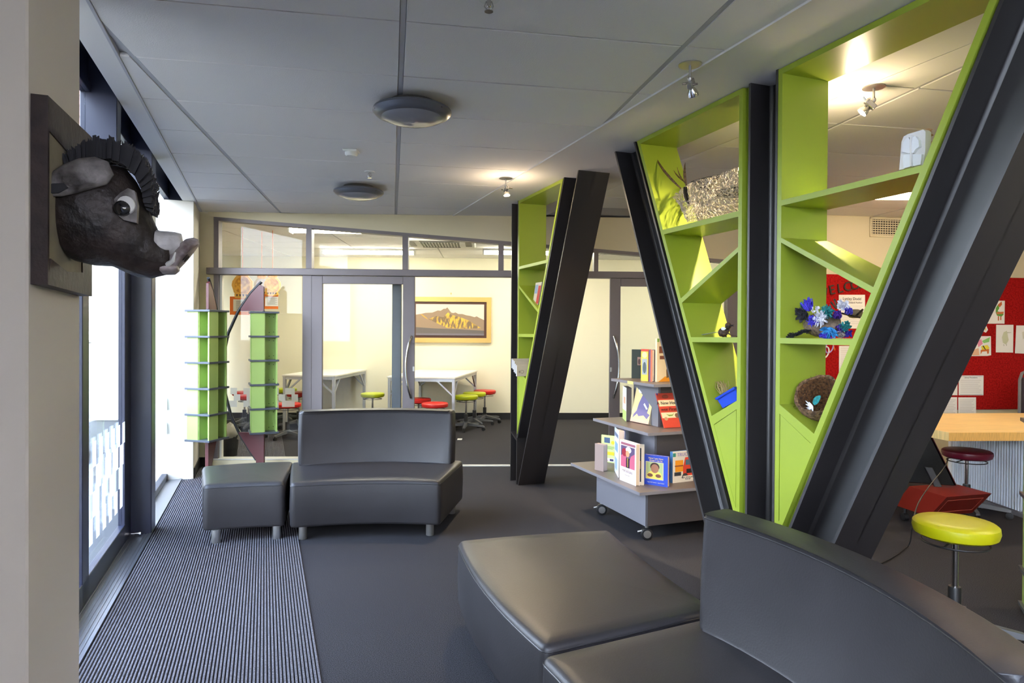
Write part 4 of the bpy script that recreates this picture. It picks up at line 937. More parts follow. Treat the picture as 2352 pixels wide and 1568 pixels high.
# framed mountain picture on the far wall
def fw(px, py, v=VF): return at_b(px, py, v)
pic = thing('picture', 'framed landscape painting of a golden lit mountain range', 'picture', BF(*fw(1036, 790)[:1], VF, fw(1036, 790)[2]), BA)
xr, zb_ = fw(1128, 787)[0], fw(1128, 787)[2]; zt2 = fw(1128, 683)[2]; xl = xr - 2 * (xr - fw(1034, 735)[0]); fwd = .075
def frame_bar(poly, name, v0, v1, mat):
    m = MB(BF); m.prism(poly, lambda x, z: (x, v0, z), lambda x, z: (x, v1, z)); return m.build(name, mat, pic)
K['gold'] = pmat('gold_frame', (206, 172, 100), .35, metal=.35); K['frame_dark'] = pmat('frame_inner', (82, 50, 40), .5)
a, b, c, d = xl, xr, zb_, zt2; g = fwd
for poly in ([(a, c), (b, c), (b - g, c + g), (a + g, c + g)], [(b, c), (b, d), (b - g, d - g), (b - g, c + g)], [(b, d), (a, d), (a + g, d - g), (b - g, d - g)], [(a, d), (a, c), (a + g, c + g), (a + g, d - g)]):
    frame_bar(poly, 'frame_side', VF - .045, VF - .002, K['gold'])
frame_bar(R4(a + g, c + g, b - g, d - g), 'inner_frame', VF - .02, VF - .002, K['frame_dark'])
ca, cb, cc, cd = a + g + .04, b - g - .04, c + g + .04, d - g - .04
pm = bpy.data.materials.new('mountain_painting'); pm.use_nodes = True; t = pm.node_tree; bs = t.nodes['Principled BSDF']; bs.inputs['Roughness'].default_value = .6
tc_ = t.nodes.new('ShaderNodeTexCoord'); sx_ = t.nodes.new('ShaderNodeSeparateXYZ'); nz_ = t.nodes.new('ShaderNodeTexNoise'); mp_ = t.nodes.new('ShaderNodeMapping')
t.links.new(tc_.outputs['Object'], mp_.inputs[0]); mp_.inputs['Rotation'].default_value = (0, math.radians(-38), 0); mp_.inputs['Scale'].default_value = (9, 1, 3.2); t.links.new(mp_.outputs[0], nz_.inputs[0]); nz_.inputs['Scale'].default_value = 2.6; nz_.inputs['Detail'].default_value = 5
cr_ = t.nodes.new('ShaderNodeValToRGB'); t.links.new(nz_.outputs[0], cr_.inputs[0]); cr_.color_ramp.elements[0].position = .44; cr_.color_ramp.elements[0].color = lin((120, 100, 76)); cr_.color_ramp.elements[1].position = .58; cr_.color_ramp.elements[1].color = lin((226, 180, 66))
t.links.new(cr_.outputs[0], bs.inputs['Base Color'])
cv = frame_bar(R4(ca, cc, cb, cd), 'canvas', VF - .036, VF - .02, cm((222, 206, 190), .7))
U = lambda x, z: (ca + (cb - ca) * x, cc + (cd - cc) * z)
ridge = [(0, .66), (.08, .69), (.14, .72), (.24, .73), (.32, .80), (.36, .79), (.41, .86), (.43, .85), (.46, .90), (.50, .78), (.52, .73), (.55, .72), (.58, .74), (.62, .69), (.68, .69), (.74, .65), (.8, .63), (.86, .59), (.89, .62), (.93, .57), (1, .50)]
def paint(poly, col, lay, mat=None):
    m = MB(BF); m.prism([U(*p) for p in poly], lambda x, z: (x, VF - .036 - lay, z), lambda x, z: (x, VF - .036, z)); o = m.build('painted_shape', mat or cm(col, .7), cv); return o
paint([(0, 0)] + [(1, 0)] + ridge[::-1], (150, 128, 106), .0006)
pp = paint([(.18, .52), (.30, .62), (.40, .58), (.47, .74), (.52, .66), (.60, .62), (.68, .56), (.78, .48), (.88, .34), (.96, .24), (.70, .22), (.46, .24), (.32, .38)], None, .0010, pm)
paint([(.06, .69), (.10, .66), (.16, .56), (.18, .50), (.12, .58)], (206, 160, 70), .0010)
paint([(0, 0), (1, 0), (1, .16), (.6, .20), (.3, .22), (0, .26)], (104, 98, 96), .0014); paint([(0, 0), (1, 0), (1, .06), (0, .07)], (116, 110, 118), .0018)
hk = fw(1036, 675); m = MB(BF); m.prism([(hk[0] - .012, hk[2] + .02), (hk[0] + .012, hk[2] + .02), (hk[0], hk[2] - .025)], lambda x, z: (x, VF - .012, z), lambda x, z: (x, VF - .001, z))
tag(m.build('picture_hook', K['gold'], loc=BF(hk[0], VF, hk[2]), rz=BA), 'small brass picture hook on the far wall above the painting', 'hook')

# fluorescent fittings, air conditioner
K['tube_on'] = emat('fluorescent_on', (255, 248, 228), 20.0)
K['tube_lib'] = emat('fluorescent_library', (255, 228, 190), 14.0)
def fluoro(label, fr, x0, x1, y, z, w=.16, group='fluorescent ceiling lights', mat=None, h=.075):
    t = thing('fluorescent_light', label, 'ceiling light', fr((x0 + x1) / 2, y, z), 0, group)
    m = MB(fr); m.cbox(x0, x1, y - w / 2, y + w / 2, z - .03, z, .004); m.build('housing', K['white'], t)
    m = MB(fr); rr = []
    for x in (x0 + .01, x1 - .01): rr.append([(x, y + w * .46 * math.cos(q), z - .03 - (h - .03) * math.sin(q)) for q in [math.pi * i / 8 for i in range(9)]])
    m.rings(rr); m.build('diffuser', mat or K['tube_on'], t)
    for x in (x0, x1): m = MB(fr); m.cbox(x - .012, x + .012, y - w / 2, y + w / 2, z - h - .004, z - .0, .003); m.build('end_cap', K['white'], t)
    return t
fluoro('long fluorescent light high behind the raked glass, nearest to the partition', BF, -2.52, -.75, .55, ZF)
fluoro('fluorescent light in the far room beyond the sprinkler, above the sliding door', BF, -2.65, -1.35, 2.62, ZF)
fluoro('fluorescent light in the far room behind the far V shelf', BF, -.36, .95, 2.45, ZF)
fluoro('fluorescent light in the far room seen through the lime shelf openings', BF, 2.2, 3.6, 2.2, ZF)
fluoro('fluorescent light on the library ceiling behind the tall lime shelf', ID, 3.05, 4.25, 5.62, ZC, mat=K['tube_lib'])
fluoro('fill light added on the library ceiling above the desk, outside the view', ID, 3.2, 4.4, 3.4, ZC, mat=K['tube_lib'])  # added off-frame fitting, extra light for the library side
fluoro('unseen fill light added on the library ceiling beside the camera', ID, 3.2, 4.4, 1.0, ZC, mat=K['tube_lib'])  # another added fitting out of view, also fill light
K['fill_cool'] = emat('fill_light_cool', (230, 234, 255), 42.0)
for (i_, (n_, a_)) in enumerate(((.5, -1.3), (.5, -2.9), (2.0, -2.0))):  # fill tubes added out of view to brighten the ceiling and near pier
    t = thing('added_fill_tube', 'unseen fill tube light added behind the camera, ' + ('first', 'second', 'third')[i_] + ' of three', 'ceiling light', WF(n_, a_, 2.2), TH, 'added fill lights')
    m = MB(WF); m.tube([(n_, a_ - .7, 2.2), (n_, a_ + .7, 2.2)], .045, 14); m.build('tube', K['fill_cool'], t, True)
    for e_ in (-1, 1):
        m = MB(WF); m.tube([(n_, a_ + e_ * .7, 2.2), (n_, a_ + e_ * .74, 2.2)], .05, 14); m.build('end_cap', K['white'], t, True)
        m = MB(WF); m.tube([(n_, a_ + e_ * .6, 2.245), (n_, a_ + e_ * .6, ZC)], .002, 6); m.build('wire', K['chrome'], t)
ac = thing('air_conditioner', 'white ceiling air conditioner cassette with a mesh grille in the far room', 'air conditioner', BF(-.95, 1.55, ZF))
x0, x1, y0, y1 = -1.36, -.46, 1.25, 1.95
m = MB(BF); m.cbox(x0, x1, y0, y1, ZF - .05, ZF, .015); m.build('panel', K['white'], ac)
m = MB(BF); m.box(x0 + .2, x1 - .2, y0 + .14, y1 - .14, ZF - .056, ZF - .05); g_ = m.build('grille', pmat('ac_grille', (120, 122, 112), .6), ac)
for i in range(14): m = MB(BF); xx = x0 + .2 + (x1 - x0 - .4) * i / 13; m.box(xx - .006, xx + .006, y0 + .14, y1 - .14, ZF - .060, ZF - .056); m.build('grille_bar', K['white'], g_)
for (p, q, r_, s_) in ((x0 + .2, x1 - .2, y0 + .03, y0 + .09), (x0 + .2, x1 - .2, y1 - .09, y1 - .03), (x0 + .05, x0 + .13, y0 + .15, y1 - .15), (x1 - .13, x1 - .05, y0 + .15, y1 - .15)): m = MB(BF); m.box(p, q, r_, s_, ZF - .053, ZF - .05); m.build('louvre', K['black_plastic'], ac)
ac2 = thing('ceiling_projector', 'white ceiling mounted projector with a vent behind the upper glass, past the far V', 'projector', BF(1.15, 1.1, ZF))
m = MB(BF); m.cbox(.88, 1.18, .85, 1.1, ZF - .13, ZF - .05, .01); m.build('body', K['white'], ac2); m = MB(BF); m.box(.95, 1.13, .846, .85, ZF - .11, ZF - .07); m.build('vent', K['black_plastic'], ac2)
m = MB(BF); m.tube([(1.2, 1.0, ZF), (1.2, 1.0, ZF - .12), (1.16, .95, ZF - .2), (1.06, .88, ZF - .22)], .03, 10); m.build('mount_arm', K['white'], ac2, True)

# paper lions hanging on orange strings
K['orange'] = pmat('orange_card', (238, 120, 36), .7); K['lion'] = pmat('lion_paper', (240, 150, 36), .7, var=(30, .4, (250, 190, 70)), bump=(40, .6, .008)); K['lion_pale'] = pmat('lion_mane', (240, 186, 84), .7, bump=(40, .6, .008))
def craft(label, px, ytop, s, yy, tan=False):
    q = at_y(px, 660, yy); t = thing('paper_craft', label, 'paper craft', (q.x, q.y, q.z - .2), 0, 'paper crafts hanging in the far room'); zc_ = at_y(px, 655, yy).z; k = s
    m = MB(); m.tube([(q.x, q.y, zc_ + .16 * k), (q.x, q.y, ZF)], .003, 5); m.build('string', K['orange'], t)
    F_ = lambda x, y, z: Vector((q.x + x * k, q.y + y * k, zc_ + z * k)); A = (Vector((1, 0, 0)), Vector((0, 0, 1)), Vector((0, -1, 0)))
    def blob(name, pts, d0, d1, mat): m = MB(F_); m.prism(pts, lambda x, z: (x, d0, z), lambda x, z: (x, d1, z)); m.build(name, mat, t)
    blob('mane', [(x * (1 + .05 * math.sin(i * 2.4)), z) for i, (x, z) in enumerate(ell(0, 0, .15, .16, 18))], -.01, .01, K['lion_pale'] if not tan else pmat('tan_paper', (196, 176, 130), .7))
    blob('face', ell(.015, .0, .115, .125, 16), -.03, -.01, K['lion'] if not tan else pmat('blue_paper', (200, 190, 190), .7))
    blob('topknot', [(x, z) for (x, z) in ell(-.0, .165, .085, .045, 9)], -.012, .012, K['lion'])
    blob('jaw', [(-.11, -.12), (.09, -.12), (.12, -.17), (.03, -.19), (-.1, -.18)], -.02, .0, K['lion_pale'])
    for i in range(4): x = -.085 + i * .045; blob('tooth', [(x, -.13), (x + .03, -.13), (x + .015, -.165)], -.024, -.02, K['frame_dark'])
    blob('card', R4(-.18, -.42, .10, -.16), .0, .006, K['orange']); blob('story_sheet', R4(-.13, -.37, .10, -.2), -.003, .0, K['paper'])
    m = MB(F_)
    for i in range(12): m.box(-.09, .05 + .03 * ((i * 7) % 3), -.0042, -.003, -.225 - i * .011, -.221 - i * .011)
    m.build('writing', pmat('faint_print', (150, 146, 140), .8), t)
craft('orange paper lion hanging left, its story card showing below', 557, 605, .8, 7.55)
craft('pale tan paper craft hanging in the middle behind the burgundy fin', 601, 605, .62, 7.9, True)
craft('orange paper craft hanging right beside the burgundy fin', 626, 605, .66, 7.75)
# waste bin with clear liner
q = fl(512, 1052); bn = thing('waste_bin', 'black waste bin with a clear plastic liner behind the glass panel', 'bin', (q.x, q.y + .12, 0)); cx_, cy_ = q.x, q.y + .12
m = MB(); m.lathe([(.0, .0), (.10, .0), (.125, .25), (.118, .25), (.095, .01), (0, .01)], (cx_, cy_, 0), 20); m.build('bucket', K['black_plastic'], bn, True)
m = MB(); rnd = random.Random(2); rr = []
for (r, z) in ((.120, .20), (.13, .26), (.10, .33), (.05, .36)): rr.append([(cx_ + (r + rnd.uniform(-.012, .012)) * math.cos(2 * math.pi * j / 16), cy_ + (r + rnd.uniform(-.012, .012)) * math.sin(2 * math.pi * j / 16), z + rnd.uniform(-.02, .02)) for j in range(16)])
m.rings(rr, cap0=False, cap1=False); m.build('liner', film_mat('plastic_liner', (225, 222, 210), .55), bn, True)
m = MB(); c0 = fl(1056, 1009); m.box(c0.x - .03, c0.x + .03, c0.y - .05, c0.y + .05, .001, .006); tag(m.build('floor_socket', K['white'], loc=(c0.x, c0.y, 0)), 'small white floor outlet cover on the far room carpet', 'floor outlet')

# ================================================================== LIBRARY SIDE: pin board, desk, stools, screen plinth
pb = thing('pin_board', 'large red felt pin board on the back wall of the library', 'pin board', RF(2.5, 0, .95), RA)
zp = at_r(1894, 627)[2]; K['felt'] = pmat('red_felt', (158, 22, 20), .95, spec=.1, var=(60, .25), bump=(220, .5, .003))
m = MB(RF); m.cbox(-.15, 2.7, -.018, -.001, .62, zp, .003); m.build('felt_panel', K['felt'], pb)
m = MB(RF); m.box(-.15, 2.7, -.021, -.018, zp - .012, zp + .004); m.build('top_edge', K['cream'], pb)
def sheet(name, label, cat, pts, texts=(), shapes=(), group='sheets pinned to the red board', v=-.022, col=None):
    q = [at_r(x, y, v) for (x, y) in pts]; cx = sum(p[0] for p in q) / len(q); cz = sum(p[2] for p in q) / len(q)
    t = thing(name, label, cat, RF(cx, v, min(p[2] for p in q)), RA, group)
    m = MB(RF); m.prism([(p[0], p[2]) for p in q], lambda x, z: (x, v, z), lambda x, z: (x, v + .003, z)); m.build('sheet', col or K['paper'], t)
    xd = RF(1, 0, 0) - RF(0, 0, 0)
    for (body, px, py, size, colr, al) in texts:
        w = at_r(px, py, v - .002); text(body, size, cm(colr, .8), RF(*w), xd, (0, 0, 1), t, 'writing', al)
    for i, (colr, poly) in enumerate(shapes):
        m = MB(RF); qq = [at_r(x, y, v) for (x, y) in poly]; l = v - .0006 - .0003 * i; m.prism([(p[0], p[2]) for p in qq], lambda x, z: (x, l, z), lambda x, z: (x, v, z)); m.build('drawn_shape', cm(colr, .8), t)
    return t
Z3 = lambda x, y: (1880 + x / 4.9, 640 + y / 4.9)
ZZ = lambda l: [Z3(*p) for p in l]
def lines(x0, x1, y0, n, dy): return [((196, 190, 182), ZZ([(x0, y0 + i * dy), (x1 - (i * 37 % 5) * 8, y0 + i * dy), (x1 - (i * 37 % 5) * 8, y0 + i * dy + 4), (x0, y0 + i * dy + 4)])) for i in range(n)]
sheet('author_notice', 'white notice headed with an author name under the welcome letters', 'notice', ZZ([(230, 180), (524, 180), (524, 560), (230, 560)]),
      [('Lynley Dodd', *Z3(377, 226), .040, (44, 34, 34), 'CENTER'), ('New Zealand Author', *Z3(385, 268), .025, (90, 80, 76), 'CENTER')], lines(260, 500, 305, 10, 22))
sheet('text_notice', 'white text sheet on the red board, seen below the feather creature', 'notice', ZZ([(232, 755), (520, 755), (520, 1080), (232, 1080)]), (), lines(250, 500, 780, 12, 22))
sheet('child_drawing', 'child drawing of an orange and green seahorse bird', 'drawing', ZZ([(1880, 247), (2097, 247), (2093, 505), (1880, 505)]), (),
      [((96, 160, 60), ZZ([(1995, 330), (2020, 290), (2035, 330), (2015, 365), (2060, 380), (2085, 400), (2060, 425), (2010, 415), (1995, 380)])), ((206, 110, 60), ZZ([(2020, 290), (2060, 255), (2065, 290), (2040, 320), (2025, 310)])), ((206, 120, 70), ZZ([(2000, 375), (2085, 370), (2080, 395), (2010, 400)])), ((206, 120, 70), ZZ([(2018, 420), (2030, 420), (2030, 470), (2018, 470)])), ((206, 120, 70), ZZ([(2045, 420), (2057, 420), (2057, 465), (2045, 465)]))], 'children drawings on the red board')
sheet('child_drawing', 'small pale scrap of drawing half hidden by the leaning beam', 'drawing', ZZ([(1850, 545), (1890, 530), (1908, 575), (1885, 606), (1850, 590)]), (), [((230, 200, 90), ZZ([(1866, 560), (1890, 555), (1885, 585)]))], 'children drawings on the red board')
sheet('child_drawing', 'bright yellow and pink crayon drawing beside the leaning beam', 'drawing', ZZ([(1700, 646), (1940, 646), (1943, 860), (1900, 868), (1700, 870)]), (),
      [((228, 140, 160), ZZ([(1780, 700), (1830, 680), (1850, 730), (1800, 770)])), ((140, 200, 110), ZZ([(1840, 700), (1930, 655), (1920, 710), (1860, 725)])), ((226, 206, 60), ZZ([(1830, 760), (1900, 745), (1925, 780), (1890, 805), (1840, 800)])), ((206, 110, 50), ZZ([(1825, 800), (1920, 790), (1915, 840), (1900, 845), (1895, 815), (1840, 820), (1825, 850)])), ((226, 180, 140), ZZ([(1740, 800), (1800, 780), (1810, 860), (1730, 862)])), ((40, 34, 34), ZZ([(1845, 755), (1855, 750), (1882, 795), (1874, 798)]))], 'children drawings on the red board')
sheet('child_drawing', 'faint pencil drawing of a bird, right of the bright crayon one', 'drawing', ZZ([(2002, 518), (2194, 518), (2190, 830), (1998, 828)]), (),
      [((206, 208, 170), ZZ([(2085, 600), (2120, 585), (2130, 640), (2140, 690), (2110, 740), (2075, 720), (2065, 660)])), ((196, 196, 170), ZZ([(2120, 600), (2170, 602), (2168, 608), (2122, 612)])), ((200, 196, 176), ZZ([(2080, 735), (2088, 735), (2092, 756), (2084, 756)])), ((200, 196, 176), ZZ([(2110, 735), (2118, 735), (2120, 754), (2112, 754)]))], 'children drawings on the red board')
sheet('child_drawing', 'blank looking drawing sheet at the right edge of the picture', 'drawing', ZZ([(2228, 525), (2420, 525), (2420, 845), (2214, 838)]), (), [((214, 210, 190), ZZ([(2290, 600), (2320, 590), (2330, 660), (2300, 680)]))], 'children drawings on the red board')
sheet('rules_notice', 'framed library rules sheet, upper right of the four notices', 'notice', ZZ([(1580, 1088), (1858, 1088), (1856, 1310), (1580, 1310)]), [('Library Procedures', *Z3(1715, 1112), .020, (110, 100, 100), 'CENTER')],
      lines(1598, 1830, 1140, 7, 22) + [((150, 146, 140), ZZ([(1590, 1096), (1848, 1096), (1848, 1099), (1590, 1099)])), ((150, 146, 140), ZZ([(1590, 1299), (1848, 1299), (1848, 1302), (1590, 1302)]))])
sheet('rules_notice', 'text sheet, lower right of the four notices above the desk', 'notice', ZZ([(1575, 1334), (1773, 1334), (1773, 1540), (1575, 1540)]), (), lines(1590, 1755, 1360, 10, 17))
sheet('rules_notice', 'text sheet, upper left of the four notices by the beam', 'notice', ZZ([(1300, 1088), (1566, 1088), (1564, 1310), (1300, 1310)]), (), lines(1320, 1545, 1130, 8, 20))
sheet('rules_notice', 'text sheet, lower left of the four notices by the beam', 'notice', ZZ([(1300, 1332), (1560, 1332), (1560, 1540), (1300, 1540)]), (), lines(1320, 1545, 1360, 9, 18))
K['letter'] = pmat('silver_letter', (92, 88, 78), .25, metal=.7)
for (ch, x, y, rot) in (('W', 40, 175, 14), ('E', 150, 130, 13), ('L', 240, 112, 10), ('C', 325, 92, 8), ('O', 410, 75, 5), ('M', 505, 68, 1), ('E', 600, 70, -3)):
    w = at_r(*Z3(x, y), -.024); lt = thing('welcome_letter', 'dark silver letter ' + ch + (' at the start' if x == 150 else ' at the end' if x == 600 else '') + ' of the word on the red board', 'letter', RF(w[0], -.024, w[2] - .08), RA, 'welcome letters')
    r_ = math.radians(rot); xd = (RF(1, 0, 0) - RF(0, 0, 0)) * math.cos(r_) + Vector((0, 0, math.sin(r_))); yd = Vector((0, 0, 1)) * math.cos(r_) - (RF(1, 0, 0) - RF(0, 0, 0)) * math.sin(r_)
    text(ch, .135, K['letter'], RF(w[0], -.028, w[2]), xd, yd, lt, 'letter_shape', 'CENTER', .004)
for (ch, x, y, rot, k_) in (('o', 72, 828, 20, 'lower'), ('a', 122, 770, 30, 'upper')):
    w = at_r(*Z3(x, y), -.026); lt = thing('pipe_cleaner_letter', 'striped pipe cleaner ' + ('ring' if ch == 'o' else 'loop with a tail') + ', ' + k_ + ' of the two on the red board', 'letter', RF(w[0], -.026, w[2] - .05), RA, 'pipe cleaner letters')
    xd = RF(1, 0, 0) - RF(0, 0, 0); m = MB(); m.tube([tuple(RF(w[0], -.026, w[2]) + xd * (.042 * math.cos(t_) + .014 * math.sin(t_)) + Vector((0, 0, .058 * math.sin(t_)))) for t_ in [2 * math.pi * i / 20 for i in range(20)]], .007, 6, True); m.build('ring', K['paper'] if ch == 'o' else pmat('lilac', (170, 150, 200), .8), lt, True)
    if ch == 'a': m = MB(); m.tube([tuple(RF(w[0] + .04, -.026, w[2] + .03)), tuple(RF(w[0] + .06, -.026, w[2] - .03))], .007, 6); m.build('tail', K['orange'], lt)
# air vent
v0 = at_r(1997, 499); v1 = at_r(2075, 546); vt = thing('air_vent', 'grey wall air vent grille above the red board', 'vent', RF((v0[0] + v1[0]) / 2, 0, v1[2]), RA)
m = MB(RF)
for (p, q, r_, s_) in ((v0[0], v1[0] + .1, v0[2] - .02, v0[2]), (v0[0], v1[0] + .1, v1[2], v1[2] + .02), (v0[0], v0[0] + .02, v1[2], v0[2]), (v1[0] + .08, v1[0] + .1, v1[2], v0[2])): m.cbox(p, q, -.015, -.001, r_, s_, .002)
m.build('vent_frame', K['cream'], vt); m = MB(RF); m.box(v0[0] + .01, v1[0] + .09, -.002, -.001, v1[2] + .01, v0[2] - .01); m.build('vent_back', K['ink'], vt)
for i in range(7): z = v1[2] + .03 + (v0[2] - v1[2] - .06) * i / 6; m = MB(RF); m.box(v0[0] + .02, v1[0] + .08, -.012, -.004, z - .006, z + .004); m.build('slat', K['cream'], vt)
m = MB(RF)
for i in range(16): x = v0[0] + .03 + (v1[0] - v0[0] + .04) * i / 15; m.box(x - .003, x + .003, -.014, -.010, v1[2] + .02, v0[2] - .02)
m.build('vent_fins', K['cream'], vt)
# desk with pale wooden top, tambour cupboard under it
K['maple'] = pmat('maple_top', (240, 206, 138), .38, var=(5, .1), bump=(60, .05), stretch=(1, 14, 1)); K['maple_edge'] = pmat('maple_edge', (214, 168, 92), .45, var=(8, .15), stretch=(30, 2, 2))
dk = thing('library_desk', 'maple topped library desk with a clipped corner below the red board', 'desk', (4.0, 5.3, 0)); zd_ = .72
P_ = [fl(*p, zd_) for p in ((2153, 988), (2179.4, 992.6), (2350, 990.5))]; top = [(P_[0].x - .0, P_[0].y + .02), (P_[1].x, P_[1].y), (5.0, P_[1].y + .10), (5.0, 5.95), (3.3, 5.82), (3.05, 5.6)]
m = MB(); m.prism_z(top, zd_ - .062, zd_); m.build('desk_top', K['maple'], dk)
m = MB(); e_ = [(P_[1].x, P_[1].y), (5.0, P_[1].y + .10)]; m.prism_z([(e_[0][0] - .001, e_[0][1] - .003), (e_[1][0], e_[1][1] - .003), e_[1], e_[0]], zd_ - .062, zd_ - .002); m.build('edging', K['maple_edge'], dk)
m = MB(); m.box(4.6, 4.95, 5.2, 5.7, 0, zd_ - .062); m.build('pedestal', K['lam'], dk)
cb = thing('tambour_cupboard', 'pale blue white tambour cupboard under the maple desk', 'cupboard', (4.2, 5.5, 0)); K['tamb'] = pmat('tambour', (206, 214, 224), .5)
m = MB(); m.box(3.99, 4.55, 4.95, 6.0, .035, zd_ - .075); m.build('carcass', K['tamb'], cb); m = MB(); m.box(3.97, 4.55, 4.95, 6.0, 0, .035); m.build('plinth', K['lam'], cb)
m = MB(); m.cbox(3.965, 3.99, 5.965, 6.0, .035, zd_ - .075, .002); m.build('edge_post', K['white'], cb)
for i in range(34):
    y = 4.96 + i * .0295; m = MB(); m.prism([(3.99, y + .001), (3.976, y + .006), (3.974, y + .0145), (3.976, y + .023), (3.99, y + .028)], lambda x, w: (x, w, .04), lambda x, w: (x, w, zd_ - .08)); m.build('slat', K['tamb'], cb, True, angle=60)
stool(YEL, 2.06, 3.06, .56, .35, 'bright yellow wheeled stool right of the leaning beam')
stool(MAR, 3.62, 5.25, .505, .1, 'maroon wheeled stool under the maple desk edge behind the screen')
# slanted red plinth on castors, screen standing on it
K['redp'] = pmat('red_plinth', (138, 38, 26), .35, spec=.5)
TP = [fl(*p, .3) for p in ((2175, 1141), (2278, 1133), (2199, 1113), (2089, 1116))]; BP = [fl(*p, .1) for p in ((2134, 1186), (2246, 1178))]; dxy = (BP[0].x - TP[0].x, BP[0].y - TP[0].y)
TP[2] = Vector((TP[1].x + (TP[3].x - TP[0].x) , TP[1].y + (TP[3].y - TP[0].y), .3))
plh = thing('screen_plinth', 'low slanted red plinth on castors behind the yellow stool', 'plinth', (sum(p.x for p in TP) / 4, sum(p.y for p in TP) / 4, 0))
m = MB(); m.rings([[(p.x + dxy[0], p.y + dxy[1], .1) for p in TP], [(p.x, p.y, .3) for p in TP]]); m.build('body', K['redp'], plh)
m = MB(); f0 = lambda u, w: (TP[0] * (1 - u) + TP[1] * u) * w + (Vector((TP[0].x + dxy[0], TP[0].y + dxy[1], .1)) * (1 - u) + Vector((TP[1].x + dxy[0], TP[1].y + dxy[1], .1)) * u) * (1 - w)
for (p, q) in (((.1, .2), (.9, .2)), ((.9, .2), (.9, .8)), ((.9, .8), (.1, .8)), ((.1, .8), (.1, .2))): m.tube([tuple(f0(*p) + Vector((0, -.001, 0))), tuple(f0(*q) + Vector((0, -.001, 0)))], .0018, 5)
m.build('inlay_line', pmat('red_line', (196, 100, 80), .4), plh)
for i in range(4): c = Vector((TP[i].x + dxy[0] * .8, TP[i].y + dxy[1] * .8, .03)) * .8 + Vector((sum(p.x for p in TP) / 4 + dxy[0] * .8, sum(p.y for p in TP) / 4 + dxy[1] * .8, .03)) * .2; m = MB(); m.lathe([(.01, -.018), (.029, -.016), (.029, .016), (.01, .018)], tuple(c), 14, (Vector((0, 1, 0)), Vector((0, 0, 1)), Vector((1, 0, 0)))); m.tube([(c.x, c.y, .03), (c.x, c.y, .1)], .01, 8); m.build('castor', K['black_plastic'], plh, True)
s0 = fl(2197, 1116, .315); s1 = fl(2085, 1108, .315); tr = at_y(2149, 986, s0.y + .0); hgt = .315 + .46
up_ = Vector((tr.x - s0.x, tr.y - s0.y + .10, tr.z - s0.z)); xd = (s1 - s0); xd.normalize(); nn = xd.cross(up_).normalized()
sc = thing('screen', 'large black screen leaning on the red plinth, seen from behind', 'screen', tuple((s0 + s1) / 2))
FS = lambda x, y, z: s0 + xd * x + up_ * y + nn * z
m = MB(FS); m.cbox(0, .75, 0, 1.02, 0, .035, .012); m.build('panel', pmat('screen_back', (8, 7, 9), .25, spec=.15), sc)
m = MB(FS); m.cbox(-.006, .0, 0, 1.02, .0, .035, .002); m.build('maroon_edge', pmat('maroon_gloss', (70, 12, 20), .15, coat=.5), sc)
for x in (.1, .5): m = MB(FS); m.cbox(x, x + .05, -.03, .3, -.02, .0, .004); m.build('stand_bracket', K['black_plastic'], sc)
q0 = [at_y(2178, 1052, s0.y - .02), at_y(2168, 1075, 4.6)]; pth = [tuple(q0[0]), tuple(q0[1])] + [tuple(at_y(2138, 1112, 4.45)), tuple(at_y(2112, 1150, 4.3)), tuple(at_y(2101, 1180, 4.2)), tuple(at_y(2094, 1215, 4.1)), tuple(fl(2088, 1250, .02)), tuple(fl(2060, 1274, .004)), tuple(fl(2012, 1298, .004)), tuple(fl(1960, 1306, .004))]
sm = []
for i in range(len(pth) - 1):
    P0, P1, P2, P3 = [Vector(pth[max(0, min(len(pth) - 1, i + k))]) for k in (-1, 0, 1, 2)]
    for j in range(5): u = j / 5; sm.append(tuple(.5 * ((2 * P1) + (P2 - P0) * u + (2 * P0 - 5 * P1 + 4 * P2 - P3) * u * u + (3 * P1 - P0 - 3 * P2 + P3) * u ** 3)))
sm = [(x, y, max(z, .004)) for (x, y, z) in sm]; m = MB(); m.tube(sm + [pth[-1]], .004, 6); tag(m.build('power_cable', K['black_plastic'], loc=tuple(fl(2060, 1274)), smooth=True), 'thin black power cable hanging from the screen to the carpet', 'cable')
# office chair behind the desk at the right edge; green rack at the picture's edge
c0 = at_y(2345, 900, 6.25); ch = thing('office_chair', 'dark mesh-backed chair behind the desk at the right edge', 'chair', (c0.x + .12, 6.3, 0)); X0 = c0.x - .05
m = MB(); m.tube([(X0, 6.2, .55), (X0, 6.2, 1.0), (X0 + .02, 6.2, 1.06), (X0 + .08, 6.2, 1.09), (X0 + .36, 6.2, 1.09), (X0 + .42, 6.2, 1.06), (X0 + .44, 6.2, 1.0), (X0 + .44, 6.2, .55)], .014, 8); m.build('back_frame', K['lamp_dark'], ch, True)
m = MB(); m.cbox(X0 + .02, X0 + .42, 6.19, 6.21, .6, 1.02, .004); m.build('backrest', pmat('mesh_fabric', (44, 32, 40), .8), ch); m = MB(); m.cbox(X0 - .01, X0 + .45, 6.2, 6.65, .44, .5, .02); m.build('seat', K['black_plastic'], ch)
for (x, y) in ((X0, 6.2), (X0 + .44, 6.2), (X0, 6.62), (X0 + .44, 6.62)): m = MB(); m.tube([(x, y, 0), (x, y, .56 if y < 6.3 else .44)], .013, 8); m.build('leg', K['lamp_dark'], ch)
e0 = at_y(2339, 980, 3.25); tower('green rack with dark shelf plates at the right edge of the picture', (e0.x + .22, 3.25, 0), math.radians(-28), (1, 0, 0), [.03, .215, .60, .985], .262, None, False)

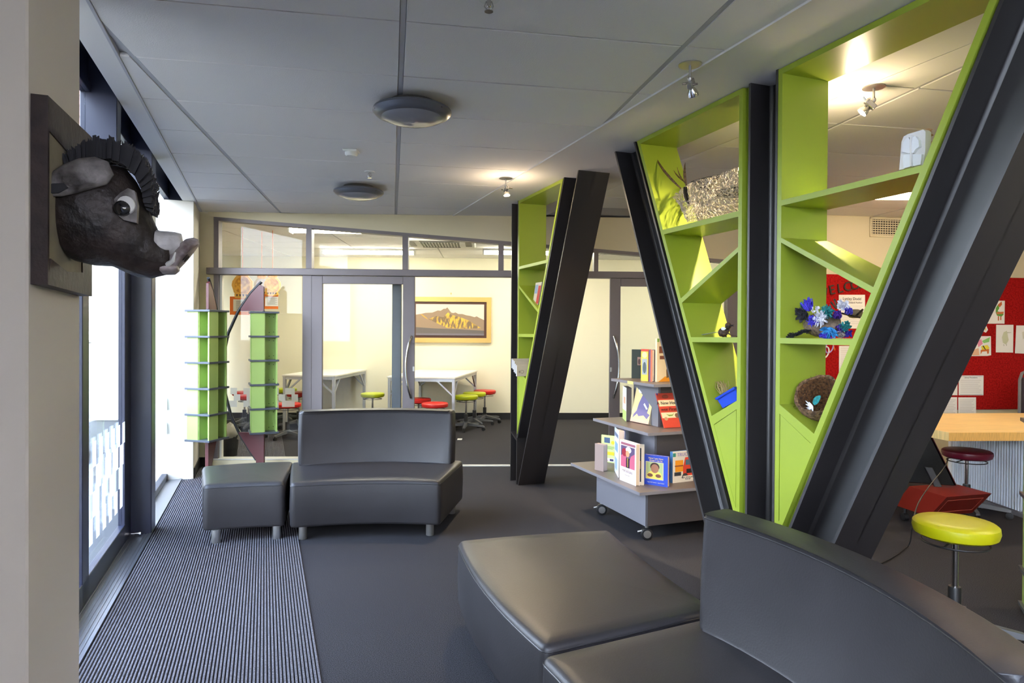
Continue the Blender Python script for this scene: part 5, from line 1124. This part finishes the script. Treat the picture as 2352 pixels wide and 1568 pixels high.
# ================================================================== THINGS ON THE LIME SHELVES
def feather_mesh(m, base, tip, w, nrm, curl=.15, mi=0, seg=6):
    """one curved feather: a thin leaf with a raised midrib"""
    base, tip = Vector(base), Vector(tip); d = tip - base; L = d.length; d.normalize(); s_ = d.cross(Vector(nrm)).normalized(); u = s_.cross(d)
    rows = []
    for i in range(seg + 1):
        t = i / seg; ww = w * (math.sin(math.pi * min(.97, .12 + .88 * t)) ** .7) * .5; c = base + d * L * t + u * (curl * L * 4 * t * (1 - t) * .25)
        rows.append([c - s_ * ww, c + u * .0018, c + s_ * ww, c - u * .0012])
    k = len(m.v)
    for r in rows: m.v += r
    for i in range(seg):
        for j in range(4): j2 = (j + 1) % 4; m.f.append((k + i * 4 + j, k + i * 4 + j2, k + (i + 1) * 4 + j2, k + (i + 1) * 4 + j)); m.m.append(mi)
    m.f.append(tuple(k + j for j in range(4))); m.f.append(tuple(k + seg * 4 + j for j in range(4))); m.m += [mi, mi]
Z4 = lambda x, y: (1400 + x / 2.9048, 180 + y / 2.9048)
K['net'] = pmat('pale_netting', (196, 184, 168), .7); K['net_dark'] = pmat('dark_netting', (40, 38, 36), .7); K['quill'] = pmat('pheasant_feather', (92, 60, 38), .6, var=(120, .7, (150, 110, 70)), stretch=(1, 1, 1)); K['quill_dark'] = pmat('dark_feather', (44, 34, 26), .6)
nt_ = thing('netting_sculpture', 'crumpled pale netting bundle with long feathers, top of the lime shelf', 'sculpture', WF(NV + .13, 2.95, 2.032), TH)
def SH(px, py, n): return WF(*at_n(px, py, n))
def net(outline_top, outline_bot, n_front, n_back, nu, nv, seed, mat, th, name, depth_fn):
    rnd = random.Random(seed); vs = []; cell = []
    for i in range(nu + 1):
        u = i / nu; row = []
        for j in range(nv + 1):
            v = j / nv; f = lambda P, u: P[min(len(P) - 2, int(u * (len(P) - 1)))] if False else None
            k = u * (len(outline_top) - 1); a = min(int(k), len(outline_top) - 2); q = k - a
            tp = (outline_top[a][0] * (1 - q) + outline_top[a + 1][0] * q, outline_top[a][1] * (1 - q) + outline_top[a + 1][1] * q)
            bt = (outline_bot[a][0] * (1 - q) + outline_bot[a + 1][0] * q, outline_bot[a][1] * (1 - q) + outline_bot[a + 1][1] * q)
            jx, jy = rnd.uniform(-1, 1) * 9, rnd.uniform(-1, 1) * 9
            if j in (0, nv): jy *= .3
            px, py = Z4(tp[0] * (1 - v) + bt[0] * v + jx, tp[1] * (1 - v) + bt[1] * v + jy); n_ = n_front + depth_fn(u, v) + rnd.uniform(-.008, .008)
            n_ = min(n_, n_back); p = Vector(SH(px, py, n_)); w = toW(p); vs.append(tuple(p))
        cell.append(row)
    fs = []
    for i in range(nu):
        for j in range(nv):
            a = i * (nv + 1) + j; fs.append((a, a + 1, a + nv + 2)) if (i + j) % 2 else fs.append((a, a + 1, a + nv + 1)); fs.append((a, a + nv + 2, a + nv + 1)) if (i + j) % 2 else fs.append((a + 1, a + nv + 2, a + nv + 1))
    m = MB(); m.add(vs, fs, raw=True); o = m.build(name, mat, nt_); md = o.modifiers.new('net', 'WIREFRAME'); md.thickness = th; md.use_replace = True; md.use_even_offset = False
    o['kind'] = 'stuff'; return o
TOPN = [(420, 790), (490, 730), (560, 690), (700, 655), (860, 590)]; BOTN = [(470, 830), (520, 960), (600, 945), (720, 918), (856, 886)]
net(TOPN, BOTN, NV + .04, NV + SD, 34, 22, 5, K['net'], .0032, 'pale_net', lambda u, v: .05 * math.cos(3 * u + v * 2) + .03)
net(TOPN, BOTN, NV + .13, NV + SD, 30, 20, 6, K['net'], .0030, 'pale_net', lambda u, v: .05 * math.sin(4 * u + v * 3) + .04)
net([(545, 690), (620, 665), (700, 645), (735, 640)], [(600, 740), (640, 755), (670, 750), (700, 690)], NV + .06, NV + SD, 12, 7, 8, K['net_dark'], .004, 'dark_net', lambda u, v: .02)
net([(700, 750), (780, 735), (858, 720)], [(720, 790), (790, 795), (858, 790)], NV + .06, NV + SD, 12, 5, 9, K['net_dark'], .004, 'dark_net', lambda u, v: .02)
m = MB(); nv_ = WF(-1, 0, 0)
for (b, t_, w, n_) in (((478, 735), (302, 506), .018, .10), ((515, 720), (505, 562), .028, .12), ((500, 690), (428, 612), .010, .13), ((505, 700), (452, 592), .010, .12)): feather_mesh(m, SH(*Z4(*b), NV + n_), SH(*Z4(*t_), NV + n_ + .02), w, nv_, .25, 0, 8)
m.build('long_feather', K['quill'], nt_)
m = MB()
for i in range(14): a = random.Random(i).uniform(-.6, .6); feather_mesh(m, SH(*Z4(505 + 20 * a, 725), NV + .09), SH(*Z4(535 + 30 * a, 850 - 20 * abs(a)), NV + .05 + .05 * abs(a)), .012, nv_, .3)
m.build('feather_tuft', K['quill_dark'], nt_)

# toy magpie made of a cone and feathers
Z5 = lambda x, y: (1580 + x / 6.533, 720 + y / 6.533)
bd = thing('toy_bird', 'small black and white handmade bird on the middle shelf', 'toy bird', SH(*Z5(540, 345), NV + .08), TH); nB = NV + .08
def sph(m, px, py, n_, rx, rz_, ry=None, seg=14, jit=0, seed=1):
    c = SH(*Z5(px, py), n_); rnd = random.Random(seed); rr = []
    for i in range(1, 8):
        f = math.pi * i / 8; rr.append([tuple(c + WF(0, rx * math.sin(f) * math.cos(q) * (1 + rnd.uniform(-jit, jit)), 0) + WF((ry or rx) * math.sin(f) * math.sin(q), 0, 0) + Vector((0, 0, rz_ * math.cos(f) * (1 + rnd.uniform(-jit, jit))))) for q in [2 * math.pi * j / seg for j in range(seg)]])
    k = MB(); k.v = []; m.rings(rr)
K['bark'] = pmat('pine_cone', (38, 28, 22), .7, var=(60, .6, (96, 70, 50)), bump=(60, .8, .006))
m = MB(); sph(m, 530, 285, nB, .030, .024, .026, jit=.16, seed=2); m.build('body', K['bark'], bd, True, angle=30)
m = MB(); sph(m, 605, 185, nB, .017, .018, .016, jit=.12, seed=3); sph(m, 585, 240, nB, .014, .02, .014, jit=.1, seed=4); m.build('head', K['bark'], bd, True, angle=30)
m = MB()
for dy in (-1, 1): m.tube([tuple(SH(*Z5(635, 180), nB)), tuple(SH(*Z5(690, 178 + dy * 10), nB))], .003, 6, taper=[.004, .001])
m.build('beak', K['ink'], bd)
m = MB()
for (a_, w) in ((0, .018), (8, .014), (-6, .012)): feather_mesh(m, SH(*Z5(470, 275), nB + a_ * .001), SH(*Z5(205, 325 + a_), nB + a_ * .002), w, (0, 0, 1), .05)
feather_mesh(m, SH(*Z5(500, 225), nB - .025), SH(*Z5(570, 225), nB - .025), .018, nv_, .1); m.build('white_feather', pmat('white_feather', (214, 220, 220), .7), bd)
m = MB(); m.tube([tuple(SH(*Z5(590, 290), nB)), tuple(SH(*Z5(650, 320), nB)), tuple(SH(*Z5(735, 346), nB))], .004, 6); m.tube([tuple(SH(*Z5(520, 320), nB)), tuple(SH(*Z5(525, 350), nB))], .004, 6); m.tube([tuple(SH(*Z5(560, 320), nB)), tuple(SH(*Z5(575, 350), nB))], .004, 6); m.build('twig_leg', K['bark'], bd)

# blue tub with dry grass, resting on the sloping bottom shelf
tb = thing('blue_tub', 'blue plastic tub of dry grass tilted in the lowest cell of the shelf', 'tub', SH(*Z5(610, 1380), NV + .1), TH)
q00 = at_n(*Z5(497, 1418), NV + .03); q01 = at_n(*Z5(722, 1300), NV + .03); q10 = at_n(*Z5(440, 1268), NV + .03); q11 = at_n(*Z5(728, 1100), NV + .03)
K['blue'] = pmat('blue_plastic', (44, 78, 200), .35)
def lay(p, q, n0, n1): return [(n0, p[1], p[2]), (n0, q[1], q[2]), (n1, q[1], q[2]), (n1, p[1], p[2])]
m = MB(WF); m.rings([lay(q00, q01, NV + .04, NV + .19), lay(q10, q11, NV + .025, NV + .205)], cap1=False); m.build('tub', K['blue'], tb)
ti = lambda p, q, f: (0, p[1] + (q[1] - p[1]) * f, p[2] + (q[2] - p[2]) * f); m = MB(WF)
lo = ti(q10, q00, .16); hi = ti(q11, q01, .16); m.rings([lay(lo, hi, NV + .018, NV + .212), lay(q10, q11, NV + .015, NV + .215)], cap0=False, cap1=False); md = m.build('rim', K['blue'], tb).modifiers.new('s', 'SOLIDIFY'); md.thickness = .006
m = MB(); rnd = random.Random(12)
for i in range(44):
    u = rnd.random(); b = Z5(470 + 120 * u, 1215 - 60 * u); t_ = Z5(430 + 170 * rnd.random() * u + rnd.uniform(-20, 30), rnd.uniform(1005, 1090)); n_ = NV + .06 + .08 * rnd.random(); mid = ((b[0] + t_[0]) / 2 + rnd.uniform(-6, 6), (b[1] + t_[1]) / 2)
    m.tube([tuple(SH(*b, n_)), tuple(SH(*mid, n_)), tuple(SH(*t_, n_ + rnd.uniform(-.02, .02)))], .002, 4)
m.tube([tuple(SH(*Z5(460, 1185), NV + .09)), tuple(SH(*Z5(400, 1150), NV + .08)), tuple(SH(*Z5(300, 1130), NV + .08))], .0022, 5)
dg = m.build('dry_grass', pmat('dry_grass', (170, 150, 96), .8), tb); dg['kind'] = 'stuff'

# white moulded mask
Z6 = lambda x, y: (2040 + x / 13.067, 280 + y / 13.067)
mk = thing('mask', 'white moulded face mask on the top shelf of the tall unit', 'mask', SH(*Z6(650, 1380), NV + .12), TH); nM = NV + .10
def mpl(pts, n0, n1, name, mat):
    m = MB(WF); m.prism([at_n(*Z6(*p), nM)[1:] for p in pts], lambda a, z: (n0, a, z), lambda a, z: (n1, a, z)); return m.build(name, mat, mk)
K['mask'] = pmat('mask_white', (226, 224, 224), .5); K['mask_hi'] = pmat('mask_raised', (232, 234, 240), .45)
mpl([(330, 1440), (400, 600), (460, 440), (590, 365), (1050, 225), (1120, 280), (1110, 900), (1040, 1290)], nM, nM + .03, 'shell', K['mask'])
mpl([(500, 900), (520, 640), (600, 520), (690, 470), (745, 600), (740, 930), (700, 960)], nM - .014, nM, 'brow_panel', K['mask_hi']); mpl([(790, 600), (810, 440), (900, 445), (990, 560), (1010, 750), (900, 830), (830, 940), (780, 930)], nM - .014, nM, 'brow_panel', K['mask_hi'])
mpl([(490, 1110), (520, 1000), (720, 960), (740, 1340), (520, 1400)], nM - .010, nM, 'cheek_panel', K['mask_hi']); mpl([(790, 970), (1060, 980), (1030, 1290), (800, 1330)], nM - .010, nM, 'cheek_panel', K['mask_hi']); mpl([(750, 420), (785, 420), (780, 1340), (750, 1345)], nM - .018, nM, 'nose_ridge', K['mask'])
m = MB(); rnd = random.Random(3)
for i in range(24): y = rnd.uniform(240, 900); feather_mesh(m, SH(*Z6(1100, y), nM + .04), SH(*Z6(1100 + rnd.uniform(80, 260), y + rnd.uniform(-40, 60)), nM + .05), .012, nv_, .3)
m.build('raffia_fringe', pmat('raffia', (176, 140, 104), .8), mk)

# feather creature
Z7 = lambda x, y: (1790 + x / 4.48, 660 + y / 4.48)
fc_ = thing('feather_creature', 'handmade creature covered in blue, teal and white feathers on the tall shelf', 'craft creature', SH(*Z7(450, 525), NV + .1), TH)
def sph7(m, px, py, n_, rx, rz_, ry, jit=.1, seed=1):
    c = SH(*Z7(px, py), n_); rnd = random.Random(seed); rr = []
    for i in range(1, 9):
        f = math.pi * i / 9; rr.append([tuple(c + WF(0, rx * math.sin(f) * math.cos(q) * (1 + rnd.uniform(-jit, jit)), 0) + WF(ry * math.sin(f) * math.sin(q), 0, 0) + Vector((0, 0, rz_ * math.cos(f)))) for q in [2 * math.pi * j / 16 for j in range(16)]])
    m.rings(rr)
m = MB(); sph7(m, 440, 385, NV + .10, .095, .055, .05, .1, 5); m.build('body', pmat('wrapped_body', (120, 100, 84), .6, var=(60, .5), bump=(60, .7, .006)), fc_, True, angle=40)
FC = {'blue': (64, 52, 190), 'teal': (30, 130, 130), 'white': (220, 220, 232), 'black': (22, 22, 30), 'purple': (76, 34, 150), 'sky': (40, 130, 190), 'grey': (150, 140, 136)}
def fluff(col, x, y, n_, L, count, dx, dy, spread, seed, w=.012):
    m = MB(); rnd = random.Random(seed)
    for i in range(int(count * 2.2)):
        a = rnd.uniform(-spread, spread); c, s_ = math.cos(a), math.sin(a); ex, ey = dx * c - dy * s_, dx * s_ + dy * c; l = L * rnd.uniform(.6, 1.1); sx, sy = x + rnd.uniform(-32, 32), y + rnd.uniform(-26, 26)
        feather_mesh(m, SH(*Z7(sx, sy), n_ + rnd.uniform(-.01, .01)), SH(*Z7(sx + ex * l, sy + ey * l), n_ + rnd.uniform(-.035, .01)), w * rnd.uniform(.6, 1.2), nv_, rnd.uniform(-.3, .4), 0, 4)
    m.build(col + '_feathers', STOOL.setdefault('f' + col, pmat('feather_' + col, FC[col], .75, var=(90, .3))), fc_)
n1 = NV + .035
fluff('black', 250, 270, n1 + .02, 90, 34, -.7, .5, 1.3, 1, .016); fluff('blue', 310, 220, n1, 90, 22, -.3, -1, .5, 2); fluff('teal', 260, 210, n1 + .02, 60, 10, -.5, -.8, .5, 3); fluff('blue', 345, 340, n1, 110, 34, -.1, .4, 3.1, 4)
fluff('teal', 490, 250, n1, 120, 46, .5, .0, 3.1, 5); fluff('white', 420, 320, n1 - .015, 150, 44, .3, .4, 3.1, 6, .007); fluff('white', 372, 240, n1 - .01, 60, 5, 0, -.6, .6, 7, .02)
fluff('purple', 600, 280, n1 - .01, 85, 46, 0, .2, 3.1, 8, .018); fluff('teal', 680, 400, n1 - .005, 100, 36, .3, .3, 3.1, 9); fluff('purple', 630, 420, n1, 60, 16, 0, .4, 1.5, 10); fluff('sky', 520, 440, n1 - .005, 95, 34, -.1, .8, 1.4, 11)
fluff('blue', 480, 470, n1, 70, 22, -.2, .8, 1.2, 12); fluff('white', 650, 190, n1 + .01, 80, 14, .3, -.5, 1.6, 13, .02); fluff('blue', 715, 240, n1 + .01, 60, 18, 0, .3, 3.1, 14, .014); fluff('blue', 700, 470, n1 + .02, 60, 18, .3, .4, 1.6, 15); fluff('grey', 620, 480, n1, 90, 18, .4, .2, .9, 16)
m = MB(); rnd = random.Random(31)
for i in range(70):
    u = rnd.random(); x, y = 330 - 250 * u, 440 + 70 * u; feather_mesh(m, SH(*Z7(x, y), n1 + .01), SH(*Z7(x - rnd.uniform(10, 60), y + rnd.uniform(-25, 35)), n1 + rnd.uniform(-.02, .02)), .008, nv_, .2, 0, 4)
m.build('tail_feathers', STOOL['fblack'], fc_)
m = MB()
for (p, q) in (((640, 265), (830, 310)), ((780, 300), (860, 225)), ((530, 150), (585, 215)), ((565, 120), (600, 210))): m.tube([tuple(SH(*Z7(*p), NV + .09)), tuple(SH(*Z7(*q), NV + .09))], .004, 6)
m.build('twig', K['bark'], fc_); m = MB(); sph7(m, 780, 270, NV + .16, .035, .02, .03, .1, 8); m.build('clay_head', pmat('clay', (150, 126, 100), .8, bump=(50, .7, .006)), fc_, True)

# woven nest with feathers
ns = thing('nest', 'brown fibre nest lined with a few feathers in the lowest cell', 'nest', SH(*Z7(400, 1390), NV + .12), TH)
cN3 = SH(*Z7(425, 1150), NV + .125); axn = (WF(-.70, -.30, 0) + Vector((0, 0, .62))).normalized(); e1_ = axn.cross(Vector((0, 0, 1))).normalized(); e2_ = e1_.cross(axn)
rnd = random.Random(6); R_ = .10; prof = [(.02, -.105), (.055, -.095), (.085, -.06), (R_, -.01), (.102, .03), (.098, .045), (.088, .042), (.080, .01), (.068, -.035), (.04, -.065), (.005, -.075)]
m = MB(); rr = []
for (r, h) in prof: rr.append([tuple(cN3 + (e1_ * math.cos(q) + e2_ * math.sin(q) * 1.05) * r * (1 + rnd.uniform(-.04, .04)) + axn * (h + rnd.uniform(-.004, .004))) for q in [2 * math.pi * j / 28 for j in range(28)]])
K['fibre'] = pmat('coir_fibre', (112, 84, 60), .95, var=(70, .5, (150, 116, 84)), bump=(110, 1.0, .012)); m.rings(rr[:7], cap1=False); m.rings(rr[6:], 1, cap0=False); m.build('bowl', [K['fibre'], pmat('coir_lining', (86, 54, 26), .95, var=(90, .5, (120, 80, 44)), bump=(120, 1.0, .012))], ns, True, angle=60)
m = MB()
for i in range(240):
    q = rnd.uniform(0, 6.28); k = rnd.randrange(len(prof)); r, h = prof[k]; s0_ = cN3 + (e1_ * math.cos(q) + e2_ * math.sin(q)) * r + axn * h; d = (e1_ * rnd.uniform(-1, 1) + e2_ * rnd.uniform(-1, 1) + axn * rnd.uniform(-.6, 1)).normalized(); m.tube([tuple(s0_), tuple(s0_ + d * rnd.uniform(.012, .03))], .0009, 3)
o = m.build('loose_fibre', K['fibre'], ns); o['kind'] = 'stuff'
m = MB(); feather_mesh(m, SH(*Z7(350, 1195), NV + .07), SH(*Z7(425, 1115), NV + .06), .030, nv_, .1); m.build('teal_feather', STOOL['fteal'], ns)
m = MB()
for i in range(12): feather_mesh(m, SH(*Z7(345, 1225), NV + .065), SH(*Z7(345 - 75 * abs(math.cos(i)), 1225 - 60 + 12 * i), NV + .06), .008, nv_, .2)
m.build('white_feathers', STOOL['fwhite'], ns)

# far V unit: leaning book and stack of printed cards
Z8 = lambda x, y: (1120 + x / 3.7324, 360 + y / 3.7324)
bq = [at_n(*Z8(*p), NV + .03) for p in ((386, 1262), (432, 1268), (465, 1072), (412, 1080))]
sb = thing('leaning_book', 'picture book leaning in the narrow far shelf against the lime panel', 'book', WF(NV + .1, bq[0][1], bq[0][2]), TH)
m = MB(WF); m.prism([q[1:] for q in bq], lambda a, z: (NV + .03, a, z), lambda a, z: (NV + .035, a, z)); m.build('front_cover', cm((186, 176, 150)), sb)
m = MB(WF); m.prism([q[1:] for q in bq], lambda a, z: (NV + .035, a, z), lambda a, z: (NV + .2, a, z)); m.build('pages', cm((150, 156, 166)), sb)
m = MB(WF); iq = lambda u, v: tuple((bq[0][k] * (1 - u) + bq[1][k] * u) * (1 - v) + (bq[3][k] * (1 - u) + bq[2][k] * u) * v for k in (1, 2)); m.prism([iq(.55, .05), iq(.98, .05), iq(.98, .85), iq(.6, .85)], lambda a, z: (NV + .029, a, z), lambda a, z: (NV + .03, a, z)); m.build('cover_print', cm((176, 50, 40)), sb)
m = MB(WF); m.prism([iq(.05, .5), iq(.5, .5), iq(.5, .9), iq(.08, .9)], lambda a, z: (NV + .029, a, z), lambda a, z: (NV + .03, a, z)); m.build('cover_print', cm((120, 140, 160)), sb)
Z9 = lambda x, y: (1160 + x / 19.6, 820 + y / 19.6)
K['card'] = pmat('card', (176, 166, 150), .8, spec=.2); K['card_edge'] = pmat('card_edge', (196, 198, 210), .8)
q0 = at_n(*Z9(520, 970), NV - .015); q1 = at_n(*Z9(900, 975), NV - .015); zt3 = at_n(*Z9(600, 520), NV - .015)[2]
for i in range(7):                                               # bundle of cards standing on the sloping cupboard top, front one lowest
    a0 = 5.552 + .0195 * i; z0 = .997 + (a0 + .017 - 5.53) * .57; nn0 = 2.124 + .004 * ((i * 5) % 3)
    t = thing('printed_card', 'grey printed card, ' + ('front' if i == 0 else ['second', 'third', 'fourth', 'fifth', 'sixth', 'last'][i - 1]) + ' of the bundle in the far shelf', 'card', WF(2.25, a0, z0), TH, 'bundle of printed cards')
    m = MB(WF); m.cbox(nn0, 2.38, a0, a0 + .0175, z0, z0 + .088, .001); m.build('card_block', K['card'], t)
    m = MB(WF); m.box(nn0 - .001, nn0, a0 + .001, a0 + .0165, z0 + .001, z0 + .087); m.build('card_edge', K['card_edge'], t)
    if i == 0:
        cn, cz_ = 2.175, z0 + .04; m = MB(WF); m.tube([(cn + .016 * math.cos(x), a0 - .0005, cz_ + .014 * math.sin(x)) for x in [2 * math.pi * j / 20 for j in range(20)]], .001, 4, True)
        for j in range(7): x = 2 * math.pi * j / 7; m.tube([(cn - .026, a0 - .0005, cz_), (cn - .026 + .010 * math.cos(x), a0 - .0005, cz_ + .014 * math.sin(x))], .0008, 4)
        m.build('printed_mark', K['ink'], t)

# ================================================================== OUTSIDE
K['grass'] = pmat('lawn', (62, 72, 38), .95, var=(3, .3, (84, 78, 50)), bump=(60, .6, .02)); K['concrete'] = pmat('concrete', (70, 70, 70), .9)
m = MB(WF); m.box(-60, -16, -60, 90, -.06, -.02); lw = m.build('lawn', K['grass']); lw['kind'] = 'structure'
m = MB(WF); m.box(-16.15, -16, -60, 90, -.06, .06); st(m.build('kerb', K['concrete']))
m = MB(WF); m.box(-2.6, -.92, -60, 30, -.06, -.03); st(m.build('path', K['concrete']))
for i, (n_, a0, a1) in enumerate(((-6.4, 3, 11), (-9.2, 2, 16), (-12.5, 4, 22))):
    m = MB(WF); m.box(n_, n_ + .12, a0, a1, -.06, -.055); tag(m.build('painted_line', K['white'], loc=WF(n_, a0, -.06), rz=TH), ['white painted line on the asphalt nearest to the window', 'white painted line across the middle of the car park', 'white painted line farthest out, before the lawn'][i], 'road marking', 'painted car park lines')
m = MB(lambda x, y, z: WF(x, y, z)); hs = []
for i in range(25):
    a = -20 + i * 6; hs.append([(-48 - 8 * math.sin(i * .7), a, -.5), (-58, a, 3 + 1.5 * math.sin(i * .9)), (-80, a, 9 + 2 * math.sin(i * .5))])
m.add([p for r in hs for p in r], [(i * 3 + j, i * 3 + j + 1, (i + 1) * 3 + j + 1, (i + 1) * 3 + j) for i in range(24) for j in range(2)]); hl = m.build('hillside', pmat('hillside', (124, 132, 128), .95, var=(.25, .3, (96, 108, 108)), bump=(1.5, 1, .4)), smooth=True); st(hl)
rl = thing('railing', 'pale metal railing beyond the car park', 'railing', WF(-14.5, 15, 0), TH)
for z in (.95, .5): m = MB(WF); m.tube([(-14.5, -5, z), (-14.5, 40, z)], .03, 8); m.build('rail', K['white'], rl)
for i in range(16): m = MB(WF); m.tube([(-14.5, -5 + i * 3, -.06), (-14.5, -5 + i * 3, .95)], .025, 8); m.build('post', K['white'], rl)
def tree(label, n_, a, h, r, rgb, seed):
    rnd = random.Random(seed); t = thing('tree', label, 'tree', WF(n_, a, -.05), 0, 'trees outside the window'); c = WF(n_, a, 0)
    m = MB(); m.tube([(c.x, c.y, -.06), (c.x + .1, c.y, h * .35), (c.x, c.y + .1, h * .6)], .12, 8, taper=[.16, .11, .05]); m.build('trunk', K['bark'], t)
    m = MB()
    for i in range(1500):
        u, v = rnd.uniform(-1, 1), rnd.uniform(0, 6.283); rr = (rnd.random() ** .4) * r; x = math.sqrt(1 - u * u); p = c + Vector((rr * x * math.cos(v), rr * x * math.sin(v), h * .58 + u * rr * h * .42 / r)); s_ = rnd.uniform(.08, .2)
        d1 = Vector((rnd.uniform(-1, 1), rnd.uniform(-1, 1), rnd.uniform(-1, 1))).normalized() * s_; d2 = d1.cross(Vector((rnd.uniform(-1, 1), rnd.uniform(-1, 1), rnd.uniform(-1, 1)))).normalized() * s_ * .6
        m.add([tuple(p - d1), tuple(p + d2), tuple(p + d1), tuple(p - d2)], [(0, 1, 2), (0, 2, 3)], raw=True)
    m.build('foliage', pmat('leaf_%d' % seed, rgb, .7, spec=.3), t)
tree('yellow green tree beside the railing, seen through the entrance glass', -17.5, 17.5, 5.0, 2.2, (112, 116, 60), 1)
tree('olive tree behind the railing, left part of the entrance glass', -19, 13.5, 4.2, 1.8, (84, 96, 50), 2)
tree('grey green tree on the slope, seen under the boar head', -26, 26, 8, 3.2, (112, 118, 104), 3)
tree('pale tree higher on the slope, seen above the railing trees', -34, 27, 10, 3.6, (120, 126, 112), 4)
tree('small yellowish bush at the lawn edge outside', -17, 21, 2.4, 1.4, (124, 124, 64), 5)
ob = thing('brick_column', 'terracotta brick column outside, high in the first window', 'column', WF(-2.3, 8.75, -.06), TH)
m = MB(WF); m.box(-2.6, -2.0, 8.45, 9.15, -.06, 5.1); m.build('core', pmat('mortar', (120, 106, 98), .9), ob)
bm_ = None
for r in range(42):
    for k in range(3):
        for side in (0, 1):
            if bm_ is None:
                mm = MB(); mm.cbox(-.095, .095, -.012, .012, -.053, .053, .004); b_ = mm.build('brick', pmat('brick', (126, 76, 62), .85, var=(6, .2))); bm_ = b_.data
            else: b_ = bpy.data.objects.new('brick', bm_); COL.objects.link(b_)
            sh_ = .03 if r % 2 else -.03; z = .0 + r * .12; L_ = WF(-2.5 + k * .2 + (sh_ if k == 1 else 0), 8.444, z + .06) if side == 0 else WF(-1.994, 8.56 + k * .22, z + .06)
            b_.parent = ob; b_.matrix_local = MAT[ob].inverted() @ (Matrix.Translation(L_) @ Matrix.Rotation(TH + (0 if side == 0 else math.pi / 2), 4, 'Z')); MAT[b_] = MAT[ob]

finish_texts()
